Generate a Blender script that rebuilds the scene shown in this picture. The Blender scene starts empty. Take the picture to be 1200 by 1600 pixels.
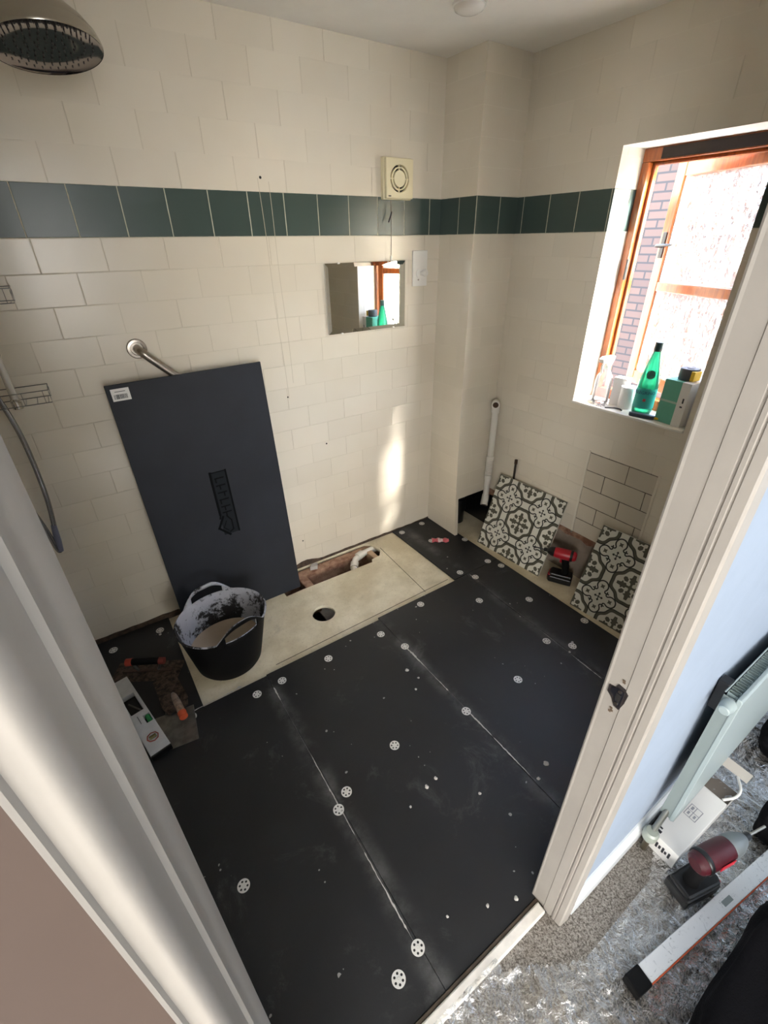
import bpy, bmesh, math, random
from mathutils import Vector, Matrix, noise
random.seed(7)
S = bpy.context.scene
C = S.collection
PI = math.pi

# ------------------------------------------------------------------ camera
cam_d = bpy.data.cameras.new('camera')
cam = bpy.data.objects.new('camera', cam_d); C.objects.link(cam)
S.camera = cam
cam_d.sensor_fit = 'HORIZONTAL'; cam_d.sensor_width = 36.0
cam_d.lens = 719.794 / 1200 * 36.0
cam_d.clip_start = 0.01
yaw, pit, rol = math.radians(33.854), math.radians(-30.491), math.radians(-0.786)
fw = Vector((math.sin(yaw)*math.cos(pit), math.cos(yaw)*math.cos(pit), math.sin(pit)))
rt = Vector((math.cos(yaw), -math.sin(yaw), 0)); up = rt.cross(fw)
r2 = rt*math.cos(rol) + up*math.sin(rol); u2 = -rt*math.sin(rol) + up*math.cos(rol)
m = Matrix((r2, u2, -fw)).transposed().to_4x4()
m.translation = Vector((-0.02108, -2.06262, 1.62715))
cam.matrix_world = m

# ------------------------------------------------------------------ light
S.view_settings.view_transform = 'Standard'
S.view_settings.look = 'None'
S.view_settings.gamma = 1.0
S.view_settings.use_curve_mapping = False
S.view_settings.exposure = 1.18
SUN_DIR = Vector((-0.68, 1.0, -1.06)).normalized()
W = bpy.data.worlds.new('sky'); S.world = W; W.use_nodes = True
wn = W.node_tree.nodes; wl = W.node_tree.links
bg = wn['Background']
sky = wn.new('ShaderNodeTexSky'); sky.sky_type = 'NISHITA'
sky.sun_disc = False
sky.sun_elevation = math.radians(40)
sky.sun_rotation = math.atan2(0.65, -1.0)
wl.new(sky.outputs[0], bg.inputs[0]); bg.inputs[1].default_value = 3.2
sd = bpy.data.lights.new('sun', 'SUN'); sd.energy = 27.0; sd.angle = math.radians(4.0); sd.color = (1.0, 0.95, 0.88)
so = bpy.data.objects.new('sun', sd); C.objects.link(so)
so.rotation_euler = SUN_DIR.to_track_quat('-Z', 'Y').to_euler()
so.location = (4, -4, 6)
hd = bpy.data.lights.new('hall_cool_lamp', 'AREA'); hd.shape = 'RECTANGLE'; hd.size = 1.8; hd.size_y = 1.5  # cool area lamp added in place of an unseen hall window
hd.energy = 5.0; hd.color = (0.62, 0.80, 1.0)
ho = bpy.data.objects.new('hall_cool_lamp', hd); C.objects.link(ho)
ho.location = (2.26, -3.4, 1.40); ho.rotation_euler = Vector((-1, 0, 0)).to_track_quat('-Z', 'Z').to_euler()
ed = bpy.data.lights.new('hall_end_fill', 'AREA'); ed.shape = 'RECTANGLE'; ed.size = 3.4; ed.size_y = 1.5  # fill lamp added behind the camera to brighten the bathroom through the doorway
ed.energy = 118.0; ed.color = (1.0, 0.97, 0.93)
eo_ = bpy.data.objects.new('hall_end_fill', ed); C.objects.link(eo_)
eo_.location = (-1.42, -5.32, 1.50); eo_.rotation_euler = Vector((0, 1, 0)).to_track_quat('-Z', 'Z').to_euler()
ld = bpy.data.lights.new('hall_side_fill', 'AREA'); ld.shape = 'RECTANGLE'; ld.size = 1.5; ld.size_y = 1.4  # second added fill, sent through the door onto the right wall
ld.energy = 75.0; ld.color = (1.0, 0.97, 0.93)
lo = bpy.data.objects.new('hall_side_fill', ld); C.objects.link(lo)
lo.location = (-3.36, -4.1, 1.50); lo.rotation_euler = Vector((1, .25, 0)).to_track_quat('-Z', 'Z').to_euler()
pd = bpy.data.lights.new('window_portal', 'AREA'); pd.shape = 'RECTANGLE'; pd.size = 0.53; pd.size_y = 0.98
pd.cycles.is_portal = True
po = bpy.data.objects.new('window_portal', pd); C.objects.link(po)
po.location = (2.30, -1.005, 1.44)
po.rotation_euler = Vector((-1, 0, 0)).to_track_quat('-Z', 'Y').to_euler()

# ------------------------------------------------------------------ materials
def lin(c): return tuple(((x/255)/12.92 if x/255 <= .04045 else ((x/255+.055)/1.055)**2.4) for x in c)
def nd(nt, t, **kw):
    n = nt.nodes.new('ShaderNode'+t)
    for k, v in kw.items(): setattr(n, k, v)
    return n
class G:
    """small node-graph helper"""
    def __init__(s, name):
        s.m = bpy.data.materials.new(name); s.m.use_nodes = True
        s.nt = s.m.node_tree; s.b = s.nt.nodes['Principled BSDF']; s.out = s.nt.nodes['Material Output']
    def link(s, a, b): s.nt.links.new(a, b)
    def put(s, sock, v):
        if isinstance(v, (int, float)): sock.default_value = v
        elif isinstance(v, (tuple, list)): sock.default_value = tuple(v) + ((1,) if len(v) == 3 and sock.type == 'RGBA' else ())
        else: s.link(v, sock)
    def M(s, op, a, b=0.0, c=None, clamp=False):
        n = nd(s.nt, 'Math', operation=op, use_clamp=clamp)
        s.put(n.inputs[0], a); s.put(n.inputs[1], b)
        if c is not None: s.put(n.inputs[2], c)
        return n.outputs[0]
    def mix(s, f, a, b):
        n = nd(s.nt, 'Mix', data_type='RGBA'); s.put(n.inputs[0], f); s.put(n.inputs[6], a); s.put(n.inputs[7], b)
        return n.outputs[2]
    def fmix(s, f, a, b):
        n = nd(s.nt, 'Mix', data_type='FLOAT'); s.put(n.inputs[0], f); s.put(n.inputs[2], a); s.put(n.inputs[3], b)
        return n.outputs[0]
    def ramp(s, f, lo, hi):
        n = nd(s.nt, 'MapRange'); n.interpolation_type = 'SMOOTHSTEP'
        s.put(n.inputs[0], f); s.put(n.inputs[1], lo); s.put(n.inputs[2], hi); n.inputs[3].default_value = 0; n.inputs[4].default_value = 1
        return n.outputs[0]
    def coord(s): return nd(s.nt, 'TexCoord').outputs['Object']
    def xyz(s, v):
        n = nd(s.nt, 'SeparateXYZ'); s.put(n.inputs[0], v); return n.outputs
    def noise(s, sc, det=4, rough=.55, vec=None, dist=0.0, col=False):
        n = nd(s.nt, 'TexNoise'); n.inputs['Scale'].default_value = sc; n.inputs['Detail'].default_value = det
        n.inputs['Roughness'].default_value = rough; n.inputs['Distortion'].default_value = dist
        s.link(vec if vec is not None else s.coord(), n.inputs['Vector'])
        return n.outputs['Color' if col else 'Fac']
    def vor(s, sc, vec=None, feat='F1', rnd=1.0):
        n = nd(s.nt, 'TexVoronoi'); n.feature = feat; n.inputs['Scale'].default_value = sc; n.inputs['Randomness'].default_value = rnd
        s.link(vec if vec is not None else s.coord(), n.inputs['Vector'])
        return n.outputs
    def bump(s, h, dist=.001, st=1.0):
        n = nd(s.nt, 'Bump'); n.inputs['Strength'].default_value = st; n.inputs['Distance'].default_value = dist
        s.put(n.inputs['Height'], h); return n.outputs[0]
    def set(s, **kw):
        names = dict(col='Base Color', rough='Roughness', metal='Metallic', normal='Normal', spec='Specular IOR Level', trans='Transmission Weight', coat='Coat Weight', alpha='Alpha')
        for k, v in kw.items(): s.put(s.b.inputs[names[k]], v)
        return s.m
def plain(name, c, rough=.5, metal=0., var=0.0, bump=0.0, sc=30, spec=.5, coat=0.):
    g = G(name); col = lin(c)
    if var:
        f = g.noise(sc, 5)
        g.set(col=g.mix(g.ramp(f, .35, .65), tuple(x*(1-var) for x in col), tuple(min(1, x*(1+var)) for x in col)))
    else: g.set(col=col)
    if bump: g.set(normal=g.bump(g.noise(sc*2, 6), bump))
    return g.set(rough=rough, metal=metal, spec=spec, coat=coat)

BZ, BG = 1.6475, 0.15
CREAM = lin((226, 218, 202)); GREEN = lin((60, 76, 71)); GROUT = lin((190, 180, 158))
def tile_mat(name, ax, band0, low, upp, patch=False, soft=1.0):
    """painted wall tiles: ax = running axis; low/upp = (u0, width, z0, height); band0 = u of a band joint"""
    g = G(name); c = g.xyz(g.coord()); u, z = c[ax], c[2]
    above = g.M('GREATER_THAN', z, BZ+BG-.001); below = g.M('LESS_THAN', z, BZ)
    band = g.M('SUBTRACT', 1.0, g.M('ADD', above, below))
    def pick(a, b): return g.fmix(above, a, b)
    w = pick(low[1], upp[1]); h = pick(low[3], upp[3]); u0 = pick(low[0], upp[0]); z0 = pick(low[2], upp[2])
    v = g.M('DIVIDE', g.M('SUBTRACT', z, z0), h); row = g.M('FLOOR', v)
    par = g.M('MODULO', g.M('ADD', row, 100.0), 2.0)
    uu = g.M('ADD', g.M('DIVIDE', g.M('SUBTRACT', u, u0), w), g.M('MULTIPLY', par, .5))
    uu = g.fmix(band, uu, g.M('DIVIDE', g.M('SUBTRACT', u, band0), BG))
    w2 = g.fmix(band, w, BG)
    col_i = g.M('FLOOR', uu); fu = g.M('FRACT', uu); fv = g.M('FRACT', v)
    du = g.M('MULTIPLY', g.M('MINIMUM', fu, g.M('SUBTRACT', 1.0, fu)), w2)
    dv = g.M('MULTIPLY', g.M('MINIMUM', fv, g.M('SUBTRACT', 1.0, fv)), h)
    bd = g.M('MINIMUM', g.M('ABSOLUTE', g.M('SUBTRACT', z, BZ)), g.M('ABSOLUTE', g.M('SUBTRACT', z, BZ+BG)))
    dv = g.M('MINIMUM', g.fmix(band, dv, bd), g.M('ADD', bd, .0))
    wob = g.M('MULTIPLY', g.M('SUBTRACT', g.noise(40, 2), .5), .0015)
    def gro(d_): return g.M('SUBTRACT', 1.0, g.ramp(g.M('ADD', d_, wob), .0008, .0026))
    gu_, gv_ = gro(du), gro(dv)
    groove = g.M('MAXIMUM', gu_, g.M('MULTIPLY', gv_, g.fmix(band, g.fmix(above, .75, .32), 1.0)))
    sharp = g.M('MAXIMUM', gu_, gv_)
    groove = g.M('MULTIPLY', groove, g.fmix(band, soft, 1.0))
    comb = nd(g.nt, 'CombineXYZ'); g.put(comb.inputs[0], col_i); g.put(comb.inputs[1], row); g.put(comb.inputs[2], g.fmix(band, 0.0, 7.0))
    wnz = nd(g.nt, 'TexWhiteNoise'); wnz.noise_dimensions = '3D'; g.link(comb.outputs[0], wnz.inputs[0])
    rnd = wnz.outputs['Value']; rcol = wnz.outputs['Color']
    fade = g.fmix(band, g.ramp(g.noise(3.2, 2), .36, .60), 1.0)
    tone = g.M('ADD', .97, g.M('MULTIPLY', rnd, .05))
    tc = g.mix(band, CREAM, GREEN)
    vm = nd(g.nt, 'VectorMath', operation='SCALE'); g.link(tc, vm.inputs[0]); g.link(tone, vm.inputs['Scale'])
    gc = g.mix(band, GROUT, lin((196, 192, 172)))
    gm = g.fmix(band, g.M('MULTIPLY', groove, .55), groove)
    if patch:      # stripped rectangle where old tiles with dark joints show
        ins = g.M('MULTIPLY', g.M('MULTIPLY', g.M('GREATER_THAN', u, -1.232), g.M('LESS_THAN', u, -.893)), g.M('LESS_THAN', z, .722))
        gc = g.mix(ins, gc, lin((70, 58, 48))); gm = g.fmix(ins, gm, sharp)
        fade = g.M('MAXIMUM', fade, ins)
        tcol = g.mix(ins, vm.outputs[0], lin((204, 196, 180)))
    else: tcol = vm.outputs[0]
    mottle = g.mix(g.M('MULTIPLY', g.ramp(g.noise(1.7, 3), .3, .75), .22), tcol, g.mix(band, lin((196, 180, 148)), GREEN))
    g.set(col=g.mix(gm, mottle, gc))
    g.set(rough=g.fmix(groove, g.fmix(band, .24, .30), .6), spec=.5)
    hgt = g.M('ADD', g.M('MULTIPLY', g.M('MULTIPLY', groove, fade), -1.0), g.M('MULTIPLY', g.noise(9, 2), .55))
    b = g.bump(hgt, .0011)
    # every tile sits at a slightly different angle
    v1 = nd(g.nt, 'VectorMath', operation='SUBTRACT'); g.link(rcol, v1.inputs[0]); v1.inputs[1].default_value = (.5, .5, .5)
    v2 = nd(g.nt, 'VectorMath', operation='SCALE'); g.link(v1.outputs[0], v2.inputs[0]); v2.inputs['Scale'].default_value = .022
    v3 = nd(g.nt, 'VectorMath', operation='ADD'); g.link(b, v3.inputs[0]); g.link(v2.outputs[0], v3.inputs[1])
    v4 = nd(g.nt, 'VectorMath', operation='NORMALIZE'); g.link(v3.outputs[0], v4.inputs[0])
    g.set(normal=v4.outputs[0])
    return g.m
LOWX = (.00588, .20265, BZ, .10295); UPPX = (.51193, .20265, BZ+BG, .10315)
T_X = tile_mat('glazed_tile_back', 0, 0.0, (LOWX[0]+.101, LOWX[1], LOWX[2]-.10295*16, LOWX[3]), UPPX)
T_Y = tile_mat('glazed_tile_side', 1, -.281, (-.893+.1016, .2032, BZ-.0929*12 - .0, .0929), (-.281, .2032, BZ+BG, .1031), patch=True, soft=.75)
T_YP = tile_mat('glazed_tile_plain', 1, -.281, (-.79, .2032, BZ-.10295*16, .10295), (-.281, .2032, BZ+BG, .1031), soft=.5)
T_CX = tile_mat("glazed_tile_column", 0, 1.723, (1.723, .20265, BZ-.10295*16, .10295), (1.723, .2, BZ+BG, .103), soft=.4)

def board_mat(name='tile_backer_grey', c=(31, 31.5, 32.5), speck=True):
    g = G(name)
    base = lin(c)
    big = g.ramp(g.noise(2.3, 5, .6), .35, .7)
    col = g.mix(big, tuple(x*.80 for x in base), tuple(x*1.18 for x in base))
    fine = g.noise(160, 3)
    col = g.mix(g.M('MULTIPLY', fine, .25), col, tuple(x*1.5 for x in base))
    if speck:
        dust = g.M('MULTIPLY', g.ramp(g.noise(4.3, 8, .75, dist=.6), .56, .80), .42)
        col = g.mix(dust, col, lin((120, 120, 118)))
        v = g.vor(26); keep = g.M('GREATER_THAN', g.noise(5, 2), .52)
        rr = g.M('MULTIPLY', g.M('POWER', g.noise(33, 1), 5.0), .9)
        spots = g.M('MULTIPLY', g.M('LESS_THAN', v['Distance'], g.M('ADD', rr, .018)), keep)
        col = g.mix(g.M('MULTIPLY', spots, .8), col, lin((165, 163, 158)))
        scr = g.M('MULTIPLY', g.ramp(g.noise(11, 8, .8, dist=2.5), .70, .78), .3)
        col = g.mix(scr, col, lin((150, 150, 148)))
    if speck:
        x = g.xyz(g.coord())[0]; bandn = None
        for xs in (.308, .906, 1.505):
            b_ = g.M('SUBTRACT', 1.0, g.ramp(g.M('ABSOLUTE', g.M('SUBTRACT', x, xs)), .0, .055))
            bandn = b_ if bandn is None else g.M('MAXIMUM', bandn, b_)
        col = g.mix(g.M('MULTIPLY', g.M('MULTIPLY', bandn, g.ramp(g.noise(7, 6, .7), .36, .72)), .38), col, lin((130, 130, 128)))
    g.set(col=col, rough=.50 if speck else .6, spec=.42 if speck else .35, normal=g.bump(g.noise(300, 3), .0004))
    return g.m
BOARD = board_mat()
PANEL = board_mat('tile_backer_panel', (37, 40, 47), False)
BARE = None
g = G('bare_chipboard')
f1 = g.ramp(g.noise(3.5, 6, .65), .35, .7); f2 = g.noise(90, 4)
col = g.mix(f1, lin((200, 188, 158)), lin((230, 221, 196)))
col = g.mix(g.M('MULTIPLY', g.ramp(g.noise(5.5, 7, .7, dist=.8), .55, .75), .55), col, lin((168, 160, 140)))
col = g.mix(g.M('MULTIPLY', g.ramp(f2, .55, .75), .3), col, lin((150, 128, 92)))
BARE = g.set(col=col, rough=.6, normal=g.bump(f2, .0008))
g = G('rough_joist')
BROWN = g.set(col=g.mix(g.ramp(g.noise(14, 6, .7), .35, .65), lin((120, 82, 62)), lin((176, 142, 118))), rough=.85, normal=g.bump(g.noise(60, 6), .003))
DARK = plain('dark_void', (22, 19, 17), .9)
CEIL = plain('ceiling_emulsion', (242, 238, 230), .8, var=.02, bump=.0004, sc=6)
GLOSSW = plain('white_gloss_paint', (156, 150, 142), .5, var=.03, bump=.0005, sc=9)
HALLW = plain('hall_emulsion', (146, 158, 174), .7, var=.02, bump=.0003, sc=12)
WPLAST = plain('white_plastic', (232, 230, 224), .3)
PIPEW = plain('white_waste_pipe', (226, 222, 212), .35)
BLACKP = plain('black_plastic', (16, 16, 17), .35)
BLACKR = plain('black_rubber', (7, 7, 8), .7, spec=.2)
CHROME = plain('polished_chrome', (205, 203, 198), .12, 1.0)
STEEL = plain('brushed_steel', (168, 160, 150), .32, 1.0, var=.08, bump=.0003, sc=60)
DSTEEL = plain('dull_steel', (120, 118, 114), .45, .9, var=.2, bump=.0006, sc=25)
RED = plain('red_plastic', (176, 22, 40), .35)
ORANGE = plain('orange_plastic', (196, 84, 48), .5)
YEL = plain('yellow_plastic', (226, 186, 40), .4)
BLACKC = plain('black_fabric', (12, 11, 14), .95, spec=.15, bump=.002, sc=120)
PAPER = plain('white_card', (228, 226, 222), .55)
INK = plain('dark_ink', (40, 40, 46), .6)
CREAMP = plain('cream_plastic', (232, 222, 186), .35)
GAP = plain('dark_gap', (30, 28, 26), .8)

def wood_mat():
    g = G('varnished_timber')
    mp = nd(g.nt, 'Mapping'); g.link(g.coord(), mp.inputs[0]); mp.inputs['Scale'].default_value = (9, 9, 1.2)
    f = g.noise(7, 6, .6, vec=mp.outputs[0], dist=.5)
    g.set(col=g.mix(g.ramp(f, .3, .7), lin((126, 60, 20)), lin((166, 88, 32))), rough=.28, coat=.3)
    return g.m
WOOD = wood_mat()
def brick_mat():
    g = G('facing_brick'); c = g.xyz(g.coord())
    v = nd(g.nt, 'CombineXYZ'); g.link(c[1], v.inputs[0]); g.link(c[2], v.inputs[1])
    n = nd(g.nt, 'TexBrick'); g.link(v.outputs[0], n.inputs['Vector'])
    n.inputs['Scale'].default_value = 1; n.inputs['Brick Width'].default_value = .225; n.inputs['Row Height'].default_value = .075
    n.inputs['Mortar Size'].default_value = .009; n.inputs['Mortar Smooth'].default_value = .1
    n.inputs['Color1'].default_value = (*lin((84, 58, 44)), 1); n.inputs['Color2'].default_value = (*lin((74, 50, 39)), 1); n.inputs['Mortar'].default_value = (*lin((46, 35, 29)), 1)
    return g.set(col=n.outputs['Color'], rough=.85)
BRICK = brick_mat()
def obscure_glass():
    g = G('obscure_glass')
    mp = nd(g.nt, 'Mapping'); g.link(g.coord(), mp.inputs[0]); mp.inputs['Scale'].default_value = (1, 1.0, .45)
    h = g.noise(74, 3, .45, vec=mp.outputs[0], dist=1.5)
    nrm = g.bump(g.ramp(h, .36, .64), .006)
    ref = nd(g.nt, 'BsdfGlass'); ref.inputs['IOR'].default_value = 1.32; ref.inputs['Roughness'].default_value = .05; ref.inputs['Color'].default_value = (.86, .88, .88, 1); g.link(nrm, ref.inputs['Normal'])
    tr = nd(g.nt, 'BsdfTransparent'); tr.inputs['Color'].default_value = (1, 1, 1, 1)
    tl = nd(g.nt, 'BsdfTranslucent'); tl.inputs['Color'].default_value = (.95, .95, .93, 1); g.link(nrm, tl.inputs['Normal'])
    a = nd(g.nt, 'MixShader'); a.inputs[0].default_value = .46; g.link(ref.outputs[0], a.inputs[1]); g.link(tr.outputs[0], a.inputs[2])
    b = nd(g.nt, 'MixShader'); g.link(g.M('MULTIPLY', g.ramp(h, .46, .60), .07), b.inputs[0]); g.link(a.outputs[0], b.inputs[1]); g.link(tl.outputs[0], b.inputs[2])
    g.link(b.outputs[0], g.out.inputs[0])
    return g.m
OBSC = obscure_glass()
def thin_clear(name, tint, gloss_rough=.08, body=None, body_amt=0.0, film=False):
    g = G(name)
    tr = nd(g.nt, 'BsdfTransparent'); tr.inputs['Color'].default_value = (*tint, 1)
    gl = nd(g.nt, 'BsdfGlossy'); gl.inputs['Roughness'].default_value = gloss_rough; gl.inputs['Color'].default_value = (1, 1, 1, 1)
    lw = nd(g.nt, 'Fresnel'); lw.inputs['IOR'].default_value = 1.5
    if film:
        nrm = g.bump(g.noise(34, 5, .6, dist=1.2), .012); g.link(nrm, gl.inputs['Normal']); g.link(nrm, lw.inputs['Normal'])
    base = tr.outputs[0]
    if body is not None:
        df = nd(g.nt, 'BsdfTranslucent'); df.inputs['Color'].default_value = (*body, 1)
        d2 = nd(g.nt, 'BsdfDiffuse'); d2.inputs['Color'].default_value = (*body, 1)
        mm = nd(g.nt, 'MixShader'); mm.inputs[0].default_value = .5; g.link(df.outputs[0], mm.inputs[1]); g.link(d2.outputs[0], mm.inputs[2])
        mb = nd(g.nt, 'MixShader'); mb.inputs[0].default_value = body_amt; g.link(tr.outputs[0], mb.inputs[1]); g.link(mm.outputs[0], mb.inputs[2]); base = mb.outputs[0]
    fm = g.M('MULTIPLY', lw.outputs[0], 1.15 if film else 1.0, clamp=True)
    a = nd(g.nt, 'MixShader'); g.link(fm, a.inputs[0]); g.link(base, a.inputs[1]); g.link(gl.outputs[0], a.inputs[2])
    g.link(a.outputs[0], g.out.inputs[0]); return g.m
GREENPET = thin_clear('green_bottle_plastic', (.25, .85, .62), .08, lin((70, 205, 165)), .45)
CLEARPET = thin_clear('clear_plastic', (.93, .94, .95), .08, (.9, .92, .94), .25)
FILM = thin_clear('protective_film', (.97, .97, .96), .16, (.8, .8, .78), .06, film=True)
g = G('mirror_glass'); MIRROR = g.set(col=(.86, .88, .85), rough=.015, metal=1.0)
def carpet_mat():
    g = G('speckled_carpet')
    f = g.noise(230, 3, .75); b = g.noise(5, 4)
    col = g.mix(g.ramp(f, .32, .68), lin((84, 78, 72)), lin((178, 172, 164)))
    col = g.mix(g.M('MULTIPLY', g.ramp(b, .4, .7), .35), col, lin((128, 114, 98)))
    return g.set(col=col, rough=.95, spec=.1, normal=g.bump(f, .006))
CARPET = carpet_mat()
def plaster_dirty():
    g = G('dried_plaster_residue')
    f = g.noise(42, 8, .8, dist=.4); l = g.noise(5.0, 3)
    k = g.ramp(g.M('ADD', f, g.M('MULTIPLY', g.M('SUBTRACT', l, .5), .9)), .44, .55)
    c = g.mix(k, lin((178, 180, 188)), lin((36, 34, 33)))
    return g.set(col=c, rough=.9, normal=g.bump(f, .003))
PLASTERIN = plaster_dirty()
g = G('wet_plaster'); PLASTER = g.set(col=g.mix(g.noise(9, 4), lin((172, 152, 128)), lin((206, 190, 168))), rough=.7)
g = G('plaster_dust'); DUST = g.set(col=g.mix(g.noise(70, 4), lin((150, 148, 144)), lin((214, 210, 204))), rough=.95)
g = G('rusty_blade'); f = g.noise(38, 6, .7)
RUST = g.set(col=g.mix(g.ramp(f, .35, .65), lin((40, 32, 27)), lin((104, 88, 76))), rough=.6, metal=.3, normal=g.bump(f, .002))
g = G('scuffed_aluminium'); f = g.noise(38, 8, .8, dist=1.6)
SCUFF = g.set(col=g.mix(g.ramp(f, .56, .66), lin((222, 224, 226)), lin((140, 146, 150))), rough=.4, metal=.15)
GRNV = plain('green_vial', (40, 130, 70), .2); REDV = plain('red_vial_frame', (150, 60, 44), .4)
TILEW = plain('tile_white', (214, 212, 200), .4); TILED = plain('tile_olive', (84, 82, 68), .4); TILEK = plain('tile_dark_line', (46, 46, 40), .4)
BOXG = plain('sage_green_card', (96, 170, 146), .6, var=.03); RADW = plain('radiator_enamel', (150, 162, 162), .35)

# ------------------------------------------------------------------ mesh helpers
class MB:
    def __init__(s): s.bm = bmesh.new()
    def face(s, pts, mi=0):
        try:
            f = s.bm.faces.new([s.bm.verts.new(p) for p in pts]); f.material_index = mi; return f
        except ValueError: return None
    def box(s, x0, x1, y0, y1, z0, z1, mi=0, mat=None):
        P = [Vector((x, y, z)) for x in (x0, x1) for y in (y0, y1) for z in (z0, z1)]
        if mat is not None: P = [mat @ p for p in P]
        v = [s.bm.verts.new(p) for p in P]
        for q in ((0, 1, 3, 2), (4, 6, 7, 5), (0, 4, 5, 1), (2, 3, 7, 6), (0, 2, 6, 4), (1, 5, 7, 3)):
            f = s.bm.faces.new([v[i] for i in q]); f.material_index = mi
        return s
    def prism(s, poly, a, b, axis='z', mi=0, mat=None):
        def P(p, t):
            q = {'z': (p[0], p[1], t), 'y': (p[0], t, p[1]), 'x': (t, p[0], p[1])}[axis]
            q = Vector(q); return mat @ q if mat is not None else q
        A = [s.bm.verts.new(P(p, a)) for p in poly]; B = [s.bm.verts.new(P(p, b)) for p in poly]
        n = len(poly)
        for f in [A[::-1], B] + [[A[i], A[(i+1) % n], B[(i+1) % n], B[i]] for i in range(n)]:
            s.bm.faces.new(f).material_index = mi
        return s
    def ring(s, c, ax, r, seg, ux=None):
        ax = Vector(ax).normalized(); ref = Vector(ux) if ux is not None else (Vector((0, 0, 1)) if abs(ax.z) < .9 else Vector((1, 0, 0)))
        a = ax.cross(ref).normalized(); b = ax.cross(a)
        return [s.bm.verts.new(Vector(c) + (a*math.cos(t)+b*math.sin(t))*r) for t in [2*PI*i/seg for i in range(seg)]]
    def skin(s, rings, cap=True, mi=0):
        n = len(rings[0])
        for A, B in zip(rings, rings[1:]):
            for i in range(n): s.bm.faces.new([A[i], A[(i+1) % n], B[(i+1) % n], B[i]]).material_index = mi
        if cap:
            for rr in (rings[0], rings[-1]):
                try: s.bm.faces.new(rr).material_index = mi
                except ValueError: pass
        return s
    def cyl(s, p0, p1, r0, r1=None, seg=24, mi=0):
        r1 = r0 if r1 is None else r1; ax = Vector(p1)-Vector(p0)
        return s.skin([s.ring(p0, ax, r0, seg), s.ring(p1, ax, r1, seg)], True, mi)
    def lathe(s, prof, c=(0, 0, 0), ax=(0, 0, 1), seg=32, mi=0, cap=True):
        ax = Vector(ax).normalized(); c = Vector(c)
        return s.skin([s.ring(c+ax*z, ax, max(r, 1e-4), seg) for r, z in prof], cap, mi)
    def tube(s, pts, r, seg=12, mi=0, cap=True):
        pts = [Vector(p) for p in pts]; R = []
        refv = None
        for i, p in enumerate(pts):
            t = (pts[min(i+1, len(pts)-1)] - pts[max(i-1, 0)]).normalized()
            if refv is None: refv = Vector((0, 0, 1)) if abs(t.z) < .8 else Vector((1, 0, 0))
            refv = (refv - t*refv.dot(t)).normalized()
            a = t.cross(refv); rr = r[i] if isinstance(r, (list, tuple)) else r
            R.append([s.bm.verts.new(p + (refv*math.cos(k)+a*math.sin(k))*rr) for k in [2*PI*j/seg for j in range(seg)]])
        return s.skin(R, cap, mi)
    def build(s, name, mats, parent=None, loc=None, rot=None, smooth=False, bevel=0, seg=2, mat=None):
        bmesh.ops.recalc_face_normals(s.bm, faces=s.bm.faces)
        me = bpy.data.meshes.new(name); s.bm.to_mesh(me); s.bm.free()
        if mat is not None: me.transform(mat)
        for q in (mats if isinstance(mats, (list, tuple)) else [mats]): me.materials.append(q)
        o = bpy.data.objects.new(name, me); C.objects.link(o)
        if parent is not None: o.parent = parent
        if loc is not None: o.location = loc
        if rot is not None: o.rotation_euler = rot
        if smooth:
            for p in me.polygons: p.use_smooth = True
            try: me.set_sharp_from_angle(angle=math.radians(38))
            except Exception: pass
        if bevel:
            md = o.modifiers.new('bevel', 'BEVEL'); md.width = bevel; md.segments = seg; md.limit_method = 'ANGLE'; md.angle_limit = math.radians(40)
        return o
def plate(outer, holes, z0, z1):
    """flat plate with holes, as an MB"""
    cu = bpy.data.curves.new('tmp', 'CURVE'); cu.dimensions = '2D'; cu.fill_mode = 'BOTH'; cu.extrude = (z1-z0)/2
    for poly in [outer]+holes:
        sp = cu.splines.new('POLY'); sp.points.add(len(poly)-1); sp.use_cyclic_u = True
        for q, p in zip(sp.points, poly): q.co = (p[0], p[1], 0, 1)
    o = bpy.data.objects.new('tmp', cu); C.objects.link(o)
    dg = bpy.context.evaluated_depsgraph_get(); me = bpy.data.meshes.new_from_object(o.evaluated_get(dg))
    me.transform(Matrix.Translation((0, 0, (z0+z1)/2)))
    mb = MB(); mb.bm.from_mesh(me); bpy.data.objects.remove(o); bpy.data.curves.remove(cu); bpy.data.meshes.remove(me)
    bmesh.ops.remove_doubles(mb.bm, verts=mb.bm.verts, dist=1e-6)
    return mb
def text_mb(txt, size, depth=.0004):
    cu = bpy.data.curves.new('tmp', 'FONT'); cu.body = txt; cu.size = size; cu.extrude = depth; cu.align_x = 'CENTER'; cu.align_y = 'CENTER'; cu.resolution_u = 3
    o = bpy.data.objects.new('tmp', cu); C.objects.link(o)
    dg = bpy.context.evaluated_depsgraph_get(); me = bpy.data.meshes.new_from_object(o.evaluated_get(dg))
    mb = MB(); mb.bm.from_mesh(me); bpy.data.objects.remove(o); bpy.data.curves.remove(cu); bpy.data.meshes.remove(me)
    return mb
def circ(x, y, r, n=24): return [(x+r*math.cos(2*PI*i/n), y+r*math.sin(2*PI*i/n)) for i in range(n)]
def rect(x0, x1, y0, y1): return [(x0, y0), (x1, y0), (x1, y1), (x0, y1)]
def tag(o, label, cat, group=None, kind=None):
    o['label'] = label; o['category'] = cat
    if group: o['group'] = group
    if kind: o['kind'] = kind
    return o
def thing(name, label, cat, loc=(0, 0, 0), rotz=0, group=None):
    o = bpy.data.objects.new(name, None); C.objects.link(o); o.empty_display_size = .05
    o.location = loc; o.rotation_euler = (0, 0, rotz); return tag(o, label, cat, group)
def struct(o, label=None, cat=None):
    o['kind'] = 'structure'
    if label: o['label'] = label
    if cat: o['category'] = cat
    return o

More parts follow.
